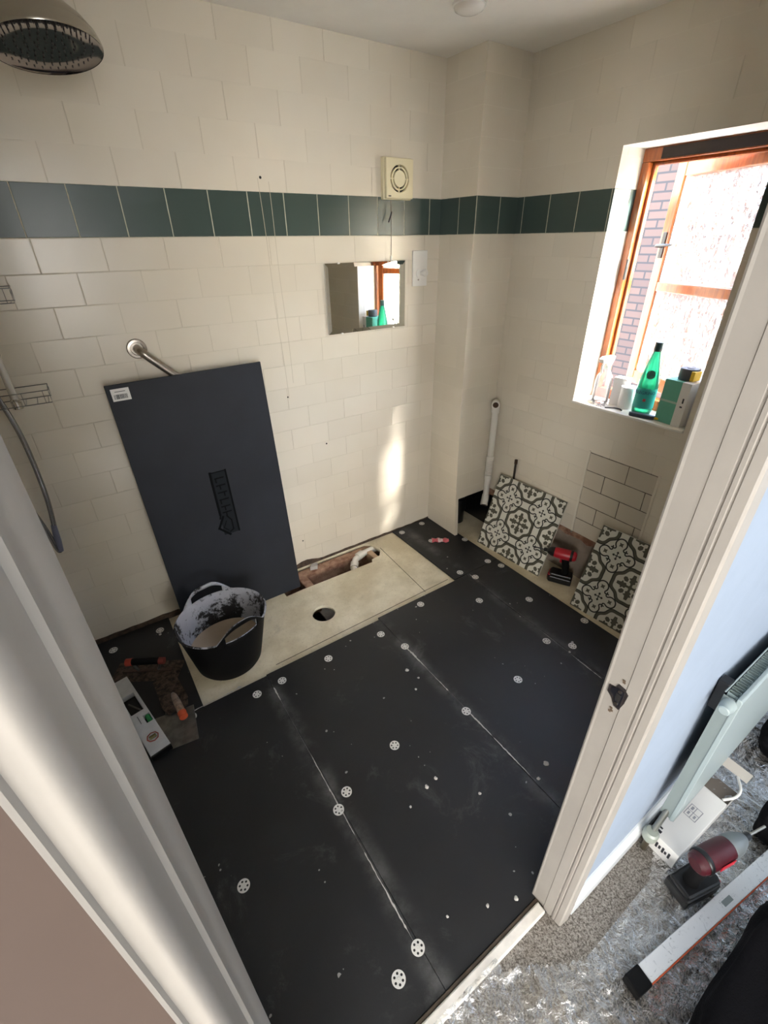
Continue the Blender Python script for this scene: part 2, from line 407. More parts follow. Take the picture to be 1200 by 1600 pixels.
# ================================================================== SETTING
CZ = 2.297; XR = 1.99; XL = -.45; DH = -.243
def paint_by_normal(o, mats):
    """tile runs along X on faces looking along Y, along Y on faces looking along X"""
    for p in o.data.polygons: p.material_index = 0 if abs(p.normal.y) > .5 else (1 if abs(p.normal.x) > .5 else 2)
w = MB().box(XL-.1, 2.35, 0, .12, 0.0, CZ).build('wall_back', [T_X, T_Y, CEIL]); paint_by_normal(w, 0)
struct(w, 'cream tiled back wall with a band of dark green tiles', 'wall')
mb = MB()
mb.cyl((.82, -.0005, 1.086), (.82, .004, 1.086), .0035, seg=10)
w_marks = [(461, 617), (516, 702), (487, 845)]
mb.bm.free(); mb = MB()
for x, z, r in ((.818, .988, .004), (1.003, .707, .0045), (.806, .165, .004), (.812, 1.842, .005)): mb.cyl((x, -.0006, z), (x, .003, z), r, seg=10)
mb.build('screw_hole', [GAP], w)
mb = MB()
for k, (xa, za, xb, zb) in enumerate(((.800, 1.84, .823, .98), (.842, 1.83, .855, 1.05))):
    n = 18
    for i in range(n):
        t0, t1 = i/n, (i+1)/n
        q = [(xa+(xb-xa)*t + .002*math.sin(9*t+k), za+(zb-za)*t) for t in (t0, t1)]
        mb.face([(q[0][0]-.0011, -.0005, q[0][1]), (q[0][0]+.0011, -.0005, q[0][1]), (q[1][0]+.0011, -.0005, q[1][1]), (q[1][0]-.0011, -.0005, q[1][1])])
mb.build('drip_mark', [plain('grey_drip', (190, 180, 160), .5)], w)
# rough broken bottom edge of the back wall
mb = MB(); n = 60
pts = [(XL + (1.72-XL)*i/n, (.024 if XL+(1.72-XL)*i/n < .12 else .003)+.006*random.random()+(.03*max(0, 1-abs((XL+(1.72-XL)*i/n)-.80)/.10))) for i in range(n+1)]
poly = [(XL, -.012)] + [(1.72, -.012)] + [(x, z) for x, z in reversed(pts)]
mb.prism(poly, -.003, .0, 'y'); struct(mb.build('trim_1', [plain('dirty_edge', (78, 64, 52), .9, var=.35, bump=.002, sc=30)]), 'rough broken strip along the foot of the back wall', 'trim')

# right wall with the window opening
WY0, WY1, WZ0, WZ1 = -1.27, -.74, .945, 1.93
mb = MB()
mb.box(XR, 2.195, WY1, .0, .25, CZ); mb.box(XR, 2.195, -1.80, WY0, .25, CZ)
mb.box(XR, 2.195, WY0, WY1, .25, WZ0-.012); mb.box(XR, 2.195, WY0, WY1, WZ1, CZ)
mb.box(XR+.014, 2.195, -1.80, .0, -.01, .25)
w = mb.build('wall_right', [T_X, T_Y, CEIL])
for p in w.data.polygons:
    c = p.center; a = p.normal
    p.material_index = 1 if abs(a.x) > .5 else (0 if abs(a.y) > .5 else 2)
    if c.z < .25 and abs(a.x) > .5: p.material_index = 3
w.data.materials.append(plain('bare_wall_plaster', (150, 136, 122), .85, var=.15, bump=.002, sc=12))
struct(w, 'cream tiled right wall with window opening and a patch of old tiles', 'wall')
mb = MB(); n = 46; ys = [-1.80 + 1.55*i/n for i in range(n+1)]
poly = [(-1.80, .262), (-.25, .262)] + [(y, .243-.02*random.random()-.014*(noise.noise((y*6, 0, 0))+.5)) for y in reversed(ys)]
mb.prism(poly, XR-.003, XR+.014, 'x'); struct(mb.build('trim_2', [BROWN]), 'broken plaster ledge along the foot of the right wall', 'trim')
mb = MB()
for y in (-.889, -1.236):
    n = 16
    for i in range(n):
        z0 = .25+.475*i/n; z1 = .25+.475*(i+1)/n; j = .0025*noise.noise((y*9, z0*14, 0)); dy = -.010*(i/n) if y < -1 else 0
        mb.box(XR-.003, XR+.001, y-.0055+j, y+.0055+j, z0, z1+.002)
mb.build('adhesive_ridge', [plain('ridge_plaster', (222, 214, 198), .7, bump=.001, sc=50)], w)

# boxed-in column in the corner
mb = MB()
prof = [(0, -.01), (-.276, -.01), (-.257, .26), (DH, .8), (DH, CZ), (0, CZ)]
mb.prism(prof, 1.720, 1.742, 'x')
mb.prism([(-.225, .25), (-.257, .25), (DH, .8), (DH, CZ), (-.225, CZ)], 1.742, XR, 'x')
w = mb.build('wall_column', [T_CX, T_YP, CEIL]); paint_by_normal(w, 0)
struct(w, 'boxed-in corner column tiled cream with a green band', 'column')
MB().box(1.742, XR+.012, -.012, -.002, -.01, .25).build('black_lining', [BLACKP], w)
MB().box(XR+.004, XR+.013, -.40, -.012, -.009, .247).build('black_lining', [BLACKP], w)
# left and front walls, ceiling
w = MB().box(XL-.1, XL, -1.89, 0, -.01, CZ).build('wall_left', [T_YP]); struct(w, 'left wall of the bathroom', 'wall')
mb = MB()
mb.box(XL, -.075, -1.885, -1.812, -.01, CZ); mb.box(.672, 2.3, -1.885, -1.812, -.01, CZ); mb.box(-.075, .672, -1.885, -1.812, 2.0, CZ)
w = mb.build('wall_front', [HALLW, T_X])
for p in w.data.polygons: p.material_index = 1 if p.normal.y > .5 else 0
struct(w, 'pale wall around the doorway', 'wall')
w = MB().box(-3.4, 2.3, -5.4, .12, CZ, CZ+.08).build('ceiling', [CEIL]); struct(w, 'off-white plaster ceiling', 'ceiling')
# hall shell
HB = plain('hall_brown_wall', (72, 58, 50), .75, var=.04, sc=6)
mb = MB(); mb.box(XL-1.0, -.0735, -1.93, -1.885, -.01, CZ)
w = MB().box(-3.4, XL-.1, -1.93, -1.885, -.01, CZ).build('wall_hall_side', [HB]); struct(w, 'hall wall beside the door', 'wall'); mb.bm.free()
w = MB().box(XL-.1, -.0745, -1.905, -1.885, -.01, CZ).build('wall_hall_left', [HB]); struct(w, 'brownish hall wall left of the door frame', 'wall')
mb = MB(); mb.box(-3.4, 2.36, -5.46, -5.40, -.01, CZ); w = mb.build('wall_hall_far', [HALLW]); struct(w, 'far hall wall', 'wall')
w = MB().box(-3.46, -3.4, -5.4, -1.885, -.01, CZ).build('wall_hall_end', [HALLW]); struct(w, 'end wall of the hall', 'wall')
w = MB().box(2.3, 2.36, -5.4, -1.885, -.01, CZ).build('wall_hall_right', [HALLW]); struct(w, 'right end wall of the hall', 'wall')

# ---- floor
OPEN = [(.60, -.006), (.60, -.19), (.70, -.186), (1.145, -.196), (1.155, -.172), (1.215, -.165), (1.25, -.12), (1.235, -.035), (1.205, -.006)]
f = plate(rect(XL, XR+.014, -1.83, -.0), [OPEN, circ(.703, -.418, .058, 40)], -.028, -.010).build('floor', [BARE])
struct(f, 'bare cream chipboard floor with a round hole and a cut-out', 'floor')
mb = MB()
for a, b in (((.37, -.592), (1.40, -.575)), ((1.262, -.10), (1.232, -.585))):
    a, b = Vector((*a, -.0096)), Vector((*b, -.0096)); d = (b-a).normalized(); nn = Vector((-d.y, d.x, 0))*.0017
    mb.face([a-nn, b-nn, b+nn, a+nn])
mb.build('board_joint', [GAP], f)
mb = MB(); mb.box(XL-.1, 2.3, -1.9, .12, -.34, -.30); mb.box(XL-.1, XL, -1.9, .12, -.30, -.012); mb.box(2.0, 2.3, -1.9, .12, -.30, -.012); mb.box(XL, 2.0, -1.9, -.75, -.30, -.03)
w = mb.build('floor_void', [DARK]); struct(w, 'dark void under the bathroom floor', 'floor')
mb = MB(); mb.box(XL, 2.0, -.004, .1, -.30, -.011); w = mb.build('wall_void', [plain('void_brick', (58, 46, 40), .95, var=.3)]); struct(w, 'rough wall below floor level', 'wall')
mb = MB(); mb.box(.50, 1.60, -.062, -.006, -.20, -.029); 
o = mb.build('floor_joist', [BROWN], bevel=.004); tag(o, 'rough brown joist along the wall inside the floor cut-out', 'joist')
mb = MB(); mb.box(.725, .775, -.235, -.062, -.17, -.029)
o = mb.build('floor_joist', [BROWN], bevel=.004); tag(o, 'short brown cross noggin at the left end of the floor cut-out', 'joist')
mb = MB(); mb.box(1.185, 1.22, -.30, -.062, -.16, -.029)
o = mb.build('floor_joist', [plain('pale_timber', (190, 160, 130), .8, var=.1)], bevel=.003); tag(o, 'pale cut timber at the right end of the floor cut-out', 'joist')
mb = MB(); mb.box(.775, 1.10, -.62, -.064, -.215, -.20); mb.cyl((.86, -.13, -.2), (1.05, -.13, -.2), .06, seg=24)
tag(mb.build('pipe_lagging', [plain('grey_lagging', (150, 150, 152), .8, var=.15, bump=.003, sc=20)], smooth=True), 'pale grey lagging lying inside the floor cut-out', 'lagging')
t = thing('waste_pipe', 'white waste pipe bending inside the floor cut-out', 'pipe', (1.115, -.085, -.075))
pth = [(.17, .035, .035), (.10, .035, .035), (.035, .03, .035), (-.02, .005, .033), (-.05, -.03, .03), (-.075, -.07, .02), (-.11, -.14, -.0)]
MB().tube(pth, .0195, 20).build('pipe', [PIPEW], t, smooth=True)
MB().tube([(.045, .032, .035), (-.0, .018, .034)], .0245, 20).build('elbow_collar', [PIPEW], t, smooth=True)
MB().tube([(-.04, -.02, .0325), (-.064, -.052, .026)], .0245, 20).build('elbow_collar', [PIPEW], t, smooth=True)
# flakes at the broken tile
mb = MB(); mb.prism([(.815, -.035), (.858, -.045), (.872, -.018), (.84, -.008)], -.029, -.006); tag(mb.build('plaster_flake', [DUST]), 'white broken plaster lump at the foot of the back wall', 'plaster')

# black tile backer boards laid on the floor
GB = 'black tile backer boards laid on the floor'
def jag(a, b, w0, seed, breaks=()):
    """irregular plaster smear along a joint"""
    mb = MB(); rnd = random.Random(seed); a, b = Vector(a), Vector(b); L = (b-a).length; d = (b-a)/L; nn = Vector((-d.y, d.x, 0)); n = int(L/.008)
    prev = None
    for i in range(n+1):
        s_ = i/n*L; amp = max(0, noise.noise((s_*7+seed, seed, 0))*1.6+.35)*w0
        if rnd.random() < .05: amp *= 3.0
        amp = max(amp, .0002)
        if any(p <= i/n <= q for p, q in breaks): amp = .00012
        c = a + d*s_ + nn*(noise.noise((s_*25, seed*3, 1))*.0012)
        cur = (c - nn*amp*(.4+rnd.random()), c + nn*amp*(.4+rnd.random())) if amp else None
        if cur and prev: mb.face([prev[0], prev[1], cur[1], cur[0]])
        prev = cur
    return mb
def board(x0, x1, y0, y1, label):
    t = MB().box(x0+.0006, x1-.0006, y0+.0006, y1-.0006, -.0098, 0).build('tile_backer_board', [BOARD], bevel=.0012, seg=1)
    return tag(t, label, 'board', GB)
b1 = board(XL, .31, -1.820, -.632, 'black floor board nearest the left door jamb, under the trowels')
b2 = board(.31, .905, -1.820, -.626, 'black floor board in the middle of the room, left of the centre joint')
b3 = board(.905, 1.503, -1.820, -.612, 'black floor board right of the centre joint, reaching the right door jamb')
b4 = board(1.503, 1.757, -1.820, -.607, 'narrow black floor board alongside the leaning patterned tiles')
b5 = board(1.423, 1.757, -.606, -.002, 'short black floor board in the corner before the boxed column')
b6 = board(XL, .040, -.631, -.002, 'black floor board in the back left corner behind the tub')
jag((.312, -.66, .0004), (.300, -1.70, .0004), .0032, 3, ((0, .05), (.12, .30), (.70, .76))).build('joint_filler', [DUST], b2)
jag((.906, -.84, .0004), (.910, -1.60, .0004), .0034, 8, ((0, .02), (.72, .74))).build('joint_filler', [DUST], b3)
jag((1.522, -.62, .0004), (1.487, -1.47, .0004), .0022, 12, ((.05, .60),)).build('joint_filler', [DUST], b4)
jag((-.03, -.6315, .0004), (.28, -.626, .0004), .004, 15, ((.75, 1),)).build('joint_filler', [DUST], b1)
# crumbs of plaster on the boards
GC = 'crumbs of plaster on the black boards'
rnd = random.Random(5)
crumbs = [((.83, -.96), .008), ((.80, -1.06), .005), ((.845, -1.02), .005), ((.99, -1.58), .009), ((.925, -1.60), .006), ((.63, -1.395), .006), ((.585, -1.40), .007), ((.50, -1.42), .004), ((.72, -1.52), .005), ((.41, -1.71), .004), ((.60, -1.79), .006), ((-.02, -.105), .006), ((.52, -1.755), .005), ((1.56, -1.27), .006), ((1.50, -1.30), .005)]
crumb_lab = ['white plaster crumb beside the upper washer on the centre joint', 'tiny pale crumb left of the centre joint', 'small plaster crumb touching the centre joint', 'white plaster crumb near the lower end of the centre joint, right of it', 'white plaster crumb at the very end of the centre joint smear', 'right one of two pale crumbs in the middle of the nearest bare board area', 'left one of two pale crumbs in the middle of the nearest bare board area', 'speck of plaster just right of the near joint', 'pale crumb towards the right door jamb', 'tiny crumb at the foot of the near joint', 'pale crumb lying against the threshold', 'white crumb in the back left corner board', 'small crumb between threshold and near washers', 'white smear lump next to two washers by the jamb', 'small crumb beside the white smear lump by the jamb']
for ((x, y), r), lb in zip(crumbs, crumb_lab):
    mb = MB(); bmesh.ops.create_icosphere(mb.bm, subdivisions=2, radius=r)
    for v in mb.bm.verts: v.co = v.co*(1+.5*noise.noise(v.co*160+Vector((x*9, y*9, 0)))); v.co.z = max(v.co.z, -r*.3)*.55+r*.165
    o = mb.build('plaster_crumb', [DUST], loc=(x, y, 0), smooth=True); tag(o, lb, 'plaster crumb', GC)

# fixing washers
def washer_mesh():
    holes = [circ(.0112*math.cos(k*PI/3+.3), .0112*math.sin(k*PI/3+.3), .0033, 10) for k in range(6)]
    mb = plate(circ(0, 0, .0182, 32), holes, .0002, .0014)
    mb.lathe([(.0045, .0015), (.004, .0022), (.0018, .0022), (.0016, .0012)], seg=14, mi=0)
    return mb
GW = 'white perforated fixing washers on the black boards'
w0 = washer_mesh().build('fixing_washer', [plain('washer_zinc', (214, 213, 208), .45, .2)])
WL = [((.855, -.715), 'just left of the centre joint near the bare floor edge'), ((.904, -.843), 'on the centre joint, upper of the two'), ((.577, -.703), 'halfway along the bare floor edge between the two long joints'), ((.355, -.697), 'right of the near joint, just in front of the tub'), ((.241, -.702), 'left of the near joint, just in front of the tub'), ((1.142, -.658), 'along the bare floor edge, right of the centre joint'), ((1.411, -.811), 'alone on the board right of the centre joint, towards the leaning tiles'), ((1.531, -.657), 'at the T joint of three boards, on the narrow board'), ((.902, -1.258), 'on the centre joint, lower of the two'), ((.582, -1.213), 'alone in the middle of the middle board'), ((.349, -1.257), 'just right of the near joint, halfway down'), ((.298, -1.292), 'sitting on the near joint, halfway down'), ((-.035, -1.317), 'alone on the board beside the left jamb'), ((.302, -1.715), 'at the lower end of the near joint'), ((.224, -1.735), 'nearest the viewer, lower of the two by the threshold'), ((1.63, -.954), 'alone on the narrow board before the red driver'), ((1.729, -1.215), 'at the edge of the narrow board before the right patterned tile'), ((1.468, -1.196), 'left of the narrow board joint, above the white smear'), ((1.541, -1.284), 'right of the narrow board joint, beside the white smear'), ((1.19, -1.27), 'alone between centre joint and narrow board, left of the door jamb'), ((1.466, -.051), 'in the corner board beside the bare floor, by the back wall'), ((1.638, -.039), 'deepest in the corner against the back wall'), ((1.56, -.235), 'on the corner board just left of the pink packet'), ((1.741, -.345), 'faint, on the corner board just right of the pink packet'), ((1.694, -.591), 'under the left patterned tile, on the corner board side of the joint'), ((1.726, -.666), 'under the left patterned tile, on the narrow board side of the joint'), ((1.489, -.577), 'beside the pointed corner of the bare floor'), ((-.015, -.076), 'dull, in the back left corner close to the leaning panel'), ((-.222, -.086), 'dull, farthest left by the back wall'), ((-.012, -.655), 'half hidden at the left end of the bare floor by the trowels')]
for i, ((x, y), lb) in enumerate(WL):
    o = w0 if i == 0 else w0.copy()
    if i: C.objects.link(o)
    o.location = (x, y, 0); o.rotation_euler = (0, 0, i*.37)
    tag(o, 'white perforated washer ' + lb, 'washer', GW)

# ================================================================== WINDOW
FX = 2.14
wn_ = thing('window_1', 'varnished orange timber casement window standing open', 'window', (FX, (WY0+WY1)/2, WZ0)); struct(wn_)
HW = (WY1-WY0)/2; HH = WZ1-WZ0
fr = MB(); fd = .055
fr.box(0, fd, -HW, HW, HH-.045, HH); fr.box(0, fd, -HW, HW, .0, .045); fr.box(0, fd, -HW, -HW+.03, .045, HH-.045); fr.box(0, fd, HW-.03, HW, .045, HH-.045)
fr.box(.03, fd, HW-.042, HW-.03, .045, HH-.045); fr.box(.03, fd, -HW+.03, HW-.03, HH-.056, HH-.045)
fr.build('window_frame', [WOOD], wn_, bevel=.003)
MB().box(-.004, .012, HW-.036, HW-.029, .52, .60).build('latch_keep', [BLACKP], wn_, bevel=.001)
MB().box(-.0025, .002, -HW+.004, HW-.075, HH-.040, HH-.004).build('head_gap_shade', [plain('head_shade_dark', (38, 26, 22), .7)], wn_, bevel=.001)  # dark strip painting in the shade of the gap above the open sash
# sash in its own frame: hinge at local origin, width along +u
A = math.radians(22); SW = .505; SH0, SH1 = .052, .952
sash = bpy.data.objects.new('sash', None); C.objects.link(sash); sash.parent = wn_
sash.location = (.012, -1.25-(WY0+WY1)/2, 0); sash.rotation_euler = (0, 0, -A)
# local x = outward thickness, local y = along sash
sm = MB(); st = .05; dp = .045
sm.box(0, dp, 0, st, SH0, SH1); sm.box(0, dp, SW-st, SW, SH0, SH1); sm.box(0, dp, st, SW-st, SH1-.055, SH1); sm.box(0, dp, st, SW-st, SH0, SH0+.06); sm.box(0, dp, st, SW-st, .468, .506)
sm.build('sash_frame', [WOOD], sash, bevel=.003)
for a, b in ((SH0+.06, .468), (.506, SH1-.055)):
    MB().box(.020, .024, st, SW-st, a, b).build('obscure_pane', [OBSC], sash)
    mb = MB()
    for q in ((st, st+.006, a, b), (SW-st-.006, SW-st, a, b)): mb.box(.008, .020, *q)
    mb.box(.008, .020, st, SW-st, a, a+.005)
    mb.build('glazing_bead', [WPLAST], sash)
h = MB(); h.box(-.004, 0, SW-.038, SW-.014, .60, .70); BRONZE = plain('aged_bronze', (46, 40, 36), .5, .5)
h.build('handle_plate', [BRONZE], sash, bevel=.002)
MB().tube([(-.004, SW-.026, .645), (-.035, SW-.026, .648), (-.042, SW-.04, .650), (-.043, SW-.13, .652)], .0055, 12).build('window_handle', [BRONZE], sash, smooth=True)
mb = MB(); mb.box(XR-.012, 2.215, WY0+.001, WY1-.001, WZ0-.012, WZ0)
struct(mb.build('window_sill', [plain('sill_tile', (232, 228, 218), .25)], bevel=.003), 'white tiled window sill', 'sill')
# house opposite
t = thing('brick_house', 'pinkish brick house wall seen through the open window', 'building', (5.2, .5, -2.8))
MB().box(0, .25, -3.5, 6.0, 0, 5.45).build('brick_wall', [BRICK], t)
MB().prism([(-3.7, 5.45), (6.2, 5.45), (6.2, 5.6), (-3.7, 5.6)], -.2, .4, 'x').build('eaves', [plain('painted_fascia', (200, 190, 180), .6)], t)
w = MB().box(2.4, 40, -30, 30, -2.9, -2.8).build('ground', [plain('paving', (196, 188, 172), .9, var=.1)]); struct(w, 'paved ground outside', 'ground')

# ================================================================== DOOR FRAME
mb = MB()
left = [(-.075, -1.806), (-.0535, -1.806), (-.0535, -1.850), (-.0548, -1.853), (-.0555, -1.876), (-.0540, -1.880), (-.0540, -1.891), (-.0572, -1.8925), (-.0575, -1.915)]
for k in range(9):
    a = k/8*PI/2; left.append((-.0645+.0070*math.cos(a), -1.9215-.0135*math.sin(a)))
left += [(-.0715, -1.9352), (-.0722, -1.939), (-.0738, -1.9400), (-.0745, -1.936), (-.075, -1.905)]
mb.prism(left[::-1], 0.0, 2.03)
struct(mb.build('trim_3', [GLOSSW], smooth=True), 'cream painted door lining and architrave on the left', 'door frame')
mb = MB()
right = [(.672, -1.806), (.6475, -1.806), (.6462, -1.809), (.6470, -1.8135), (.6470, -1.846), (.6458, -1.8475), (.6462, -1.8695), (.6500, -1.8705), (.6500, -1.8735), (.6468, -1.8745), (.6468, -1.8800), (.6495, -1.8812), (.6495, -1.8826), (.6475, -1.8845), (.6482, -1.8975), (.6510, -1.8990), (.6530, -1.9010), (.6800, -1.9030), (.6860, -1.8990), (.6930, -1.8985), (.6960, -1.8950), (.6960, -1.885)]
mb.prism(right, 0.0, 2.03)
rj = struct(mb.build('trim_4', [GLOSSW]), 'cream painted door lining and architrave on the right with a strike plate recess', 'door frame')
mb = MB(); mb.box(-.075, .672, -1.806, -1.885, 1.985, 2.005); mb.box(-.12, .72, -1.905, -1.885, 1.99, 2.06)
struct(mb.build('trim_5', [GLOSSW]), 'door head lining', 'door frame')
# strike plate recess on the right lining
rc = MB(); rp = [(-1.817, .892), (-1.817, .909), (-1.829, .912), (-1.832, .923), (-1.845, .921), (-1.853, .913), (-1.851, .888), (-1.846, .866), (-1.835, .868), (-1.828, .882)]
rc.prism(rp, .6450, .6471, 'x'); rec = rc.build('lock_recess', [plain('chipped_recess', (38, 32, 32), .6, var=.3, sc=90)], rj)
sp = MB(); sp.prism([(-1.823, .896), (-1.823, .908), (-1.834, .916), (-1.846, .914), (-1.846, .872), (-1.836, .874), (-1.831, .890)], .6440, .6452, 'x'); spo = sp.build('strike_plate', [plain('gunmetal', (62, 62, 70), .35, .8)], rec)
MB().box(.6436, .6442, -1.843, -1.834, .884, .903).build('latch_hole', [DARK], rec)
for z in (.910, .878): MB().cyl((.6425, -1.839, z), (.6442, -1.839, z), .0035, seg=12).build('screw', [STEEL], rec, smooth=True)
mb = MB()
for y, z in ((-1.838, .938), (-1.839, .934), (-1.833, .858), (-1.832, .848), (-1.835, .852)): mb.box(.6455, .6463, y-.0025, y+.0025, z-.002, z+.002)
mb.build('paint_chip', [plain('bare_chip', (92, 76, 60), .8)], rj)
# threshold
mb = MB(); mb.box(-.0535, .6465, -1.829, -1.8205, -.01, .003); t = mb.build('trim_6', [plain('threshold_dark', (96, 84, 72), .7, var=.2)], bevel=.002); struct(t, 'timber threshold strip of the doorway', 'threshold')
mb = MB(); mb.box(-.0535, .642, -1.858, -1.830, -.01, .010); t = mb.build('trim_7', [plain('threshold_white', (222, 218, 210), .5, var=.06)], bevel=.004); struct(t, 'white painted threshold bar of the doorway', 'threshold')
# hall floor, skirting
mb = MB(); mb.box(-3.4, 2.3, -5.4, -1.858, -.03, -.002); f2 = mb.build('floor_hall', [CARPET]); struct(f2, 'speckled grey brown hall carpet', 'floor')
mb = MB(); mb.prism([(-1.885, 0), (-1.902, 0), (-1.902, .060), (-1.898, .072), (-1.894, .076), (-1.890, .085), (-1.885, .085)], .697, 2.3, 'x')
b = mb.build('baseboard_hall', [plain('skirting_paint', (216, 220, 222), .4)]); struct(b, 'white hall skirting board', 'skirting')

# protective film over the carpet
mb = MB(); nx, ny = 190, 110; x0, x1, y0, y1 = .0, 2.0, -1.840, -2.75
grid = {}
for i in range(nx+1):
    for j in range(ny+1):
        x = x0+(x1-x0)*i/nx; y = y0+(y1-y0)*j/ny
        edge = -1.845-.0 if x < .46 else -1.875-.10*min(1, max(0, (x-.46)/.20))+.11*min(1, max(0, (x-.95)/.25))
        edge += .012*noise.noise((x*9, 3, 0))
        if y > edge: continue
        a = noise.noise((x*5, y*5, 1)); q = Vector((x*1.0+y*.35*a, y*2.2, 0))
        rid = abs(noise.noise((x*26+8*a, y*9-5*a, 2)))
        z = .0025+.009*(1-rid)**3 + .004*abs(noise.noise((x*60, y*60, 5)))
        if x < .5: z += .012*max(0, 1-abs(y+1.852)/.022)
        grid[i, j] = mb.bm.verts.new((x, y, z))
for i in range(nx):
    for j in range(ny):
        k = [(i, j), (i+1, j), (i+1, j+1), (i, j+1)]
        if all(q in grid for q in k): mb.bm.faces.new([grid[q] for q in k])
fo = mb.build('protective_film', [FILM], smooth=True)
for p in fo.data.polygons: p.use_smooth = True
tag(fo, 'wrinkled clear plastic protective film spread over the hall carpet', 'plastic film')

# ================================================================== WALL FITTINGS
# extractor fan
t = thing('extractor_fan', 'cream square extractor fan above the green tile band', 'fan', (1.445, 0, 1.862))
MB().box(-.077, .077, -.022, 0, -.077, .077).build('fan_housing', [CREAMP], t, bevel=.004)
fp = plate(rect(-.073, .073, -.073, .073), [circ(0, 0, .050, 48)], .022, .040)
RX = Matrix.Rotation(PI/2, 4, 'X')
fp.build('fan_cover', [CREAMP], t, mat=RX, bevel=.003)
for ro, ri in ((.050, .043), (.036, .029)):
    pass
rg = plate(circ(0, 0, .0425, 48), [circ(0, 0, .038, 48)], .024, .0395); rg.build('grille_ring', [CREAMP], t, mat=RX)
MB().cyl((0, -.024, 0), (0, -.0395, 0), .031, seg=40).build('fan_centre_cap', [CREAMP], t, bevel=.002)
for k in range(4):
    a = k*PI/2; MB().box(-.002, .002, -.036, -.026, .030, .051, mat=Matrix.Rotation(a, 4, 'Y')).build('grille_spoke', [CREAMP], t)
MB().cyl((0, -.0225, 0), (0, -.0235, 0), .05, seg=40).build('dark_duct', [GAP], t)
MB().box(-.062, -.048, -.0405, -.0399, -.066, -.062).build('maker_mark', [INK], t)
# pull cord
t = thing('pull_cord', 'thin pull cord with a dark toggle hanging below the fan', 'cord', (1.408, -.022, 1.784))
MB().tube([(0, 0, 0), (.001, -.002, -.08), (0, 0, -.235)], .0012, 8).build('cord', [plain('cord_grey', (120, 110, 100), .8)], t)
MB().tube([(-.016, -.004, -.085), (.004, -.002, -.045)], .0032, 10).build('toggle', [INK], t, smooth=True)
MB().lathe([(.001, -.215), (.004, -.222), (.004, -.240), (.002, -.244)], seg=12).build('cord_end', [WPLAST], t, smooth=True)
# mirror with bevelled edge
t = thing('wall_mirror', 'rectangular mirror without a frame hanging under the extractor fan', 'mirror', (1.279, 0, 1.394))
mw, mh, bv = .222, .149, .016
mb = MB()
def q3(x, z, y): return (x, y, z)
o_ = [(-mw, -mh), (mw, -mh), (mw, mh), (-mw, mh)]; i_ = [(-mw+bv, -mh+bv), (mw-bv, -mh+bv), (mw-bv, mh-bv), (-mw+bv, mh-bv)]
mb.face([q3(*p, -.012) for p in i_])
for k in range(4): mb.face([q3(*o_[k], -.0095), q3(*o_[(k+1) % 4], -.0095), q3(*i_[(k+1) % 4], -.012), q3(*i_[k], -.012)])
for k in range(4): mb.face([q3(*o_[k], -.0095), q3(*o_[(k+1) % 4], -.0095), q3(*o_[(k+1) % 4], -.006), q3(*o_[k], -.006)])
mb.build('mirror_glass', [MIRROR], t)
MB().box(-mw+.002, mw-.002, -.0062, 0, -mh+.002, mh-.002).build('backing', [plain('mirror_backing', (96, 92, 84), .6)], t)
for x in (-.15, .15):
    for z in (-mh, mh): MB().box(x-.006, x+.006, -.0135, -.006, z-.003, z+.003).build('mirror_clip', [WPLAST], t, bevel=.001)
# plate with knob
t = thing('wall_switch', 'white wall plate with a round white knob right of the mirror', 'switch', (1.595, 0, 1.505))
MB().box(-.046, .046, -.008, 0, -.079, .079).build('back_plate', [WPLAST], t, bevel=.003)
MB().cyl((.0, -.008, -.022), (.0, -.012, -.022), .024, seg=28).build('knob_rose', [WPLAST], t, smooth=True, bevel=.001)
MB().lathe([(.010, .012), (.010, .025), (.015, .030), (.0165, .040), (.014, .046), (.001, .047)], c=(0, 0, -.022), ax=(.35, -1, .1), seg=24).build('knob', [WPLAST], t, smooth=True)
MB().cyl((-.01, -.008, -.05), (-.01, -.0105, -.05), .004, seg=12).build('screw_head', [STEEL], t)
# grab bar
t = thing('grab_bar', 'stainless steel grab bar running down behind the leaning black panel', 'grab bar', (.228, 0, 1.281))
MB().lathe([(.036, 0), (.036, .007), (.033, .010), (.024, .011), (.022, .006)], ax=(0, -1, 0), seg=36).build('flange', [STEEL], t, smooth=True)
pts = [(0, -.004, 0), (0, -.036, 0)] + [(.02*(1-math.cos(a)), -.036-.022*math.sin(a), -.02*(1-math.cos(a))) for a in [PI/2*k/6 for k in range(1, 7)]]
L = .40; pts += [(L-.02, -.058, -L+.02)] + [(L-.02*math.cos(a)*1.0+.0, -.036-.022*math.cos(a), -L+.0) for a in [PI/4, PI/2]] + [(L, -.004, -L)]
MB().tube(pts, .0155, 20).build('bar', [STEEL], t, smooth=True)
MB().lathe([(.036, 0), (.036, .007), (.033, .010), (.024, .011), (.022, .006)], c=(L, 0, -L), ax=(0, -1, 0), seg=36).build('flange', [STEEL], t, smooth=True)
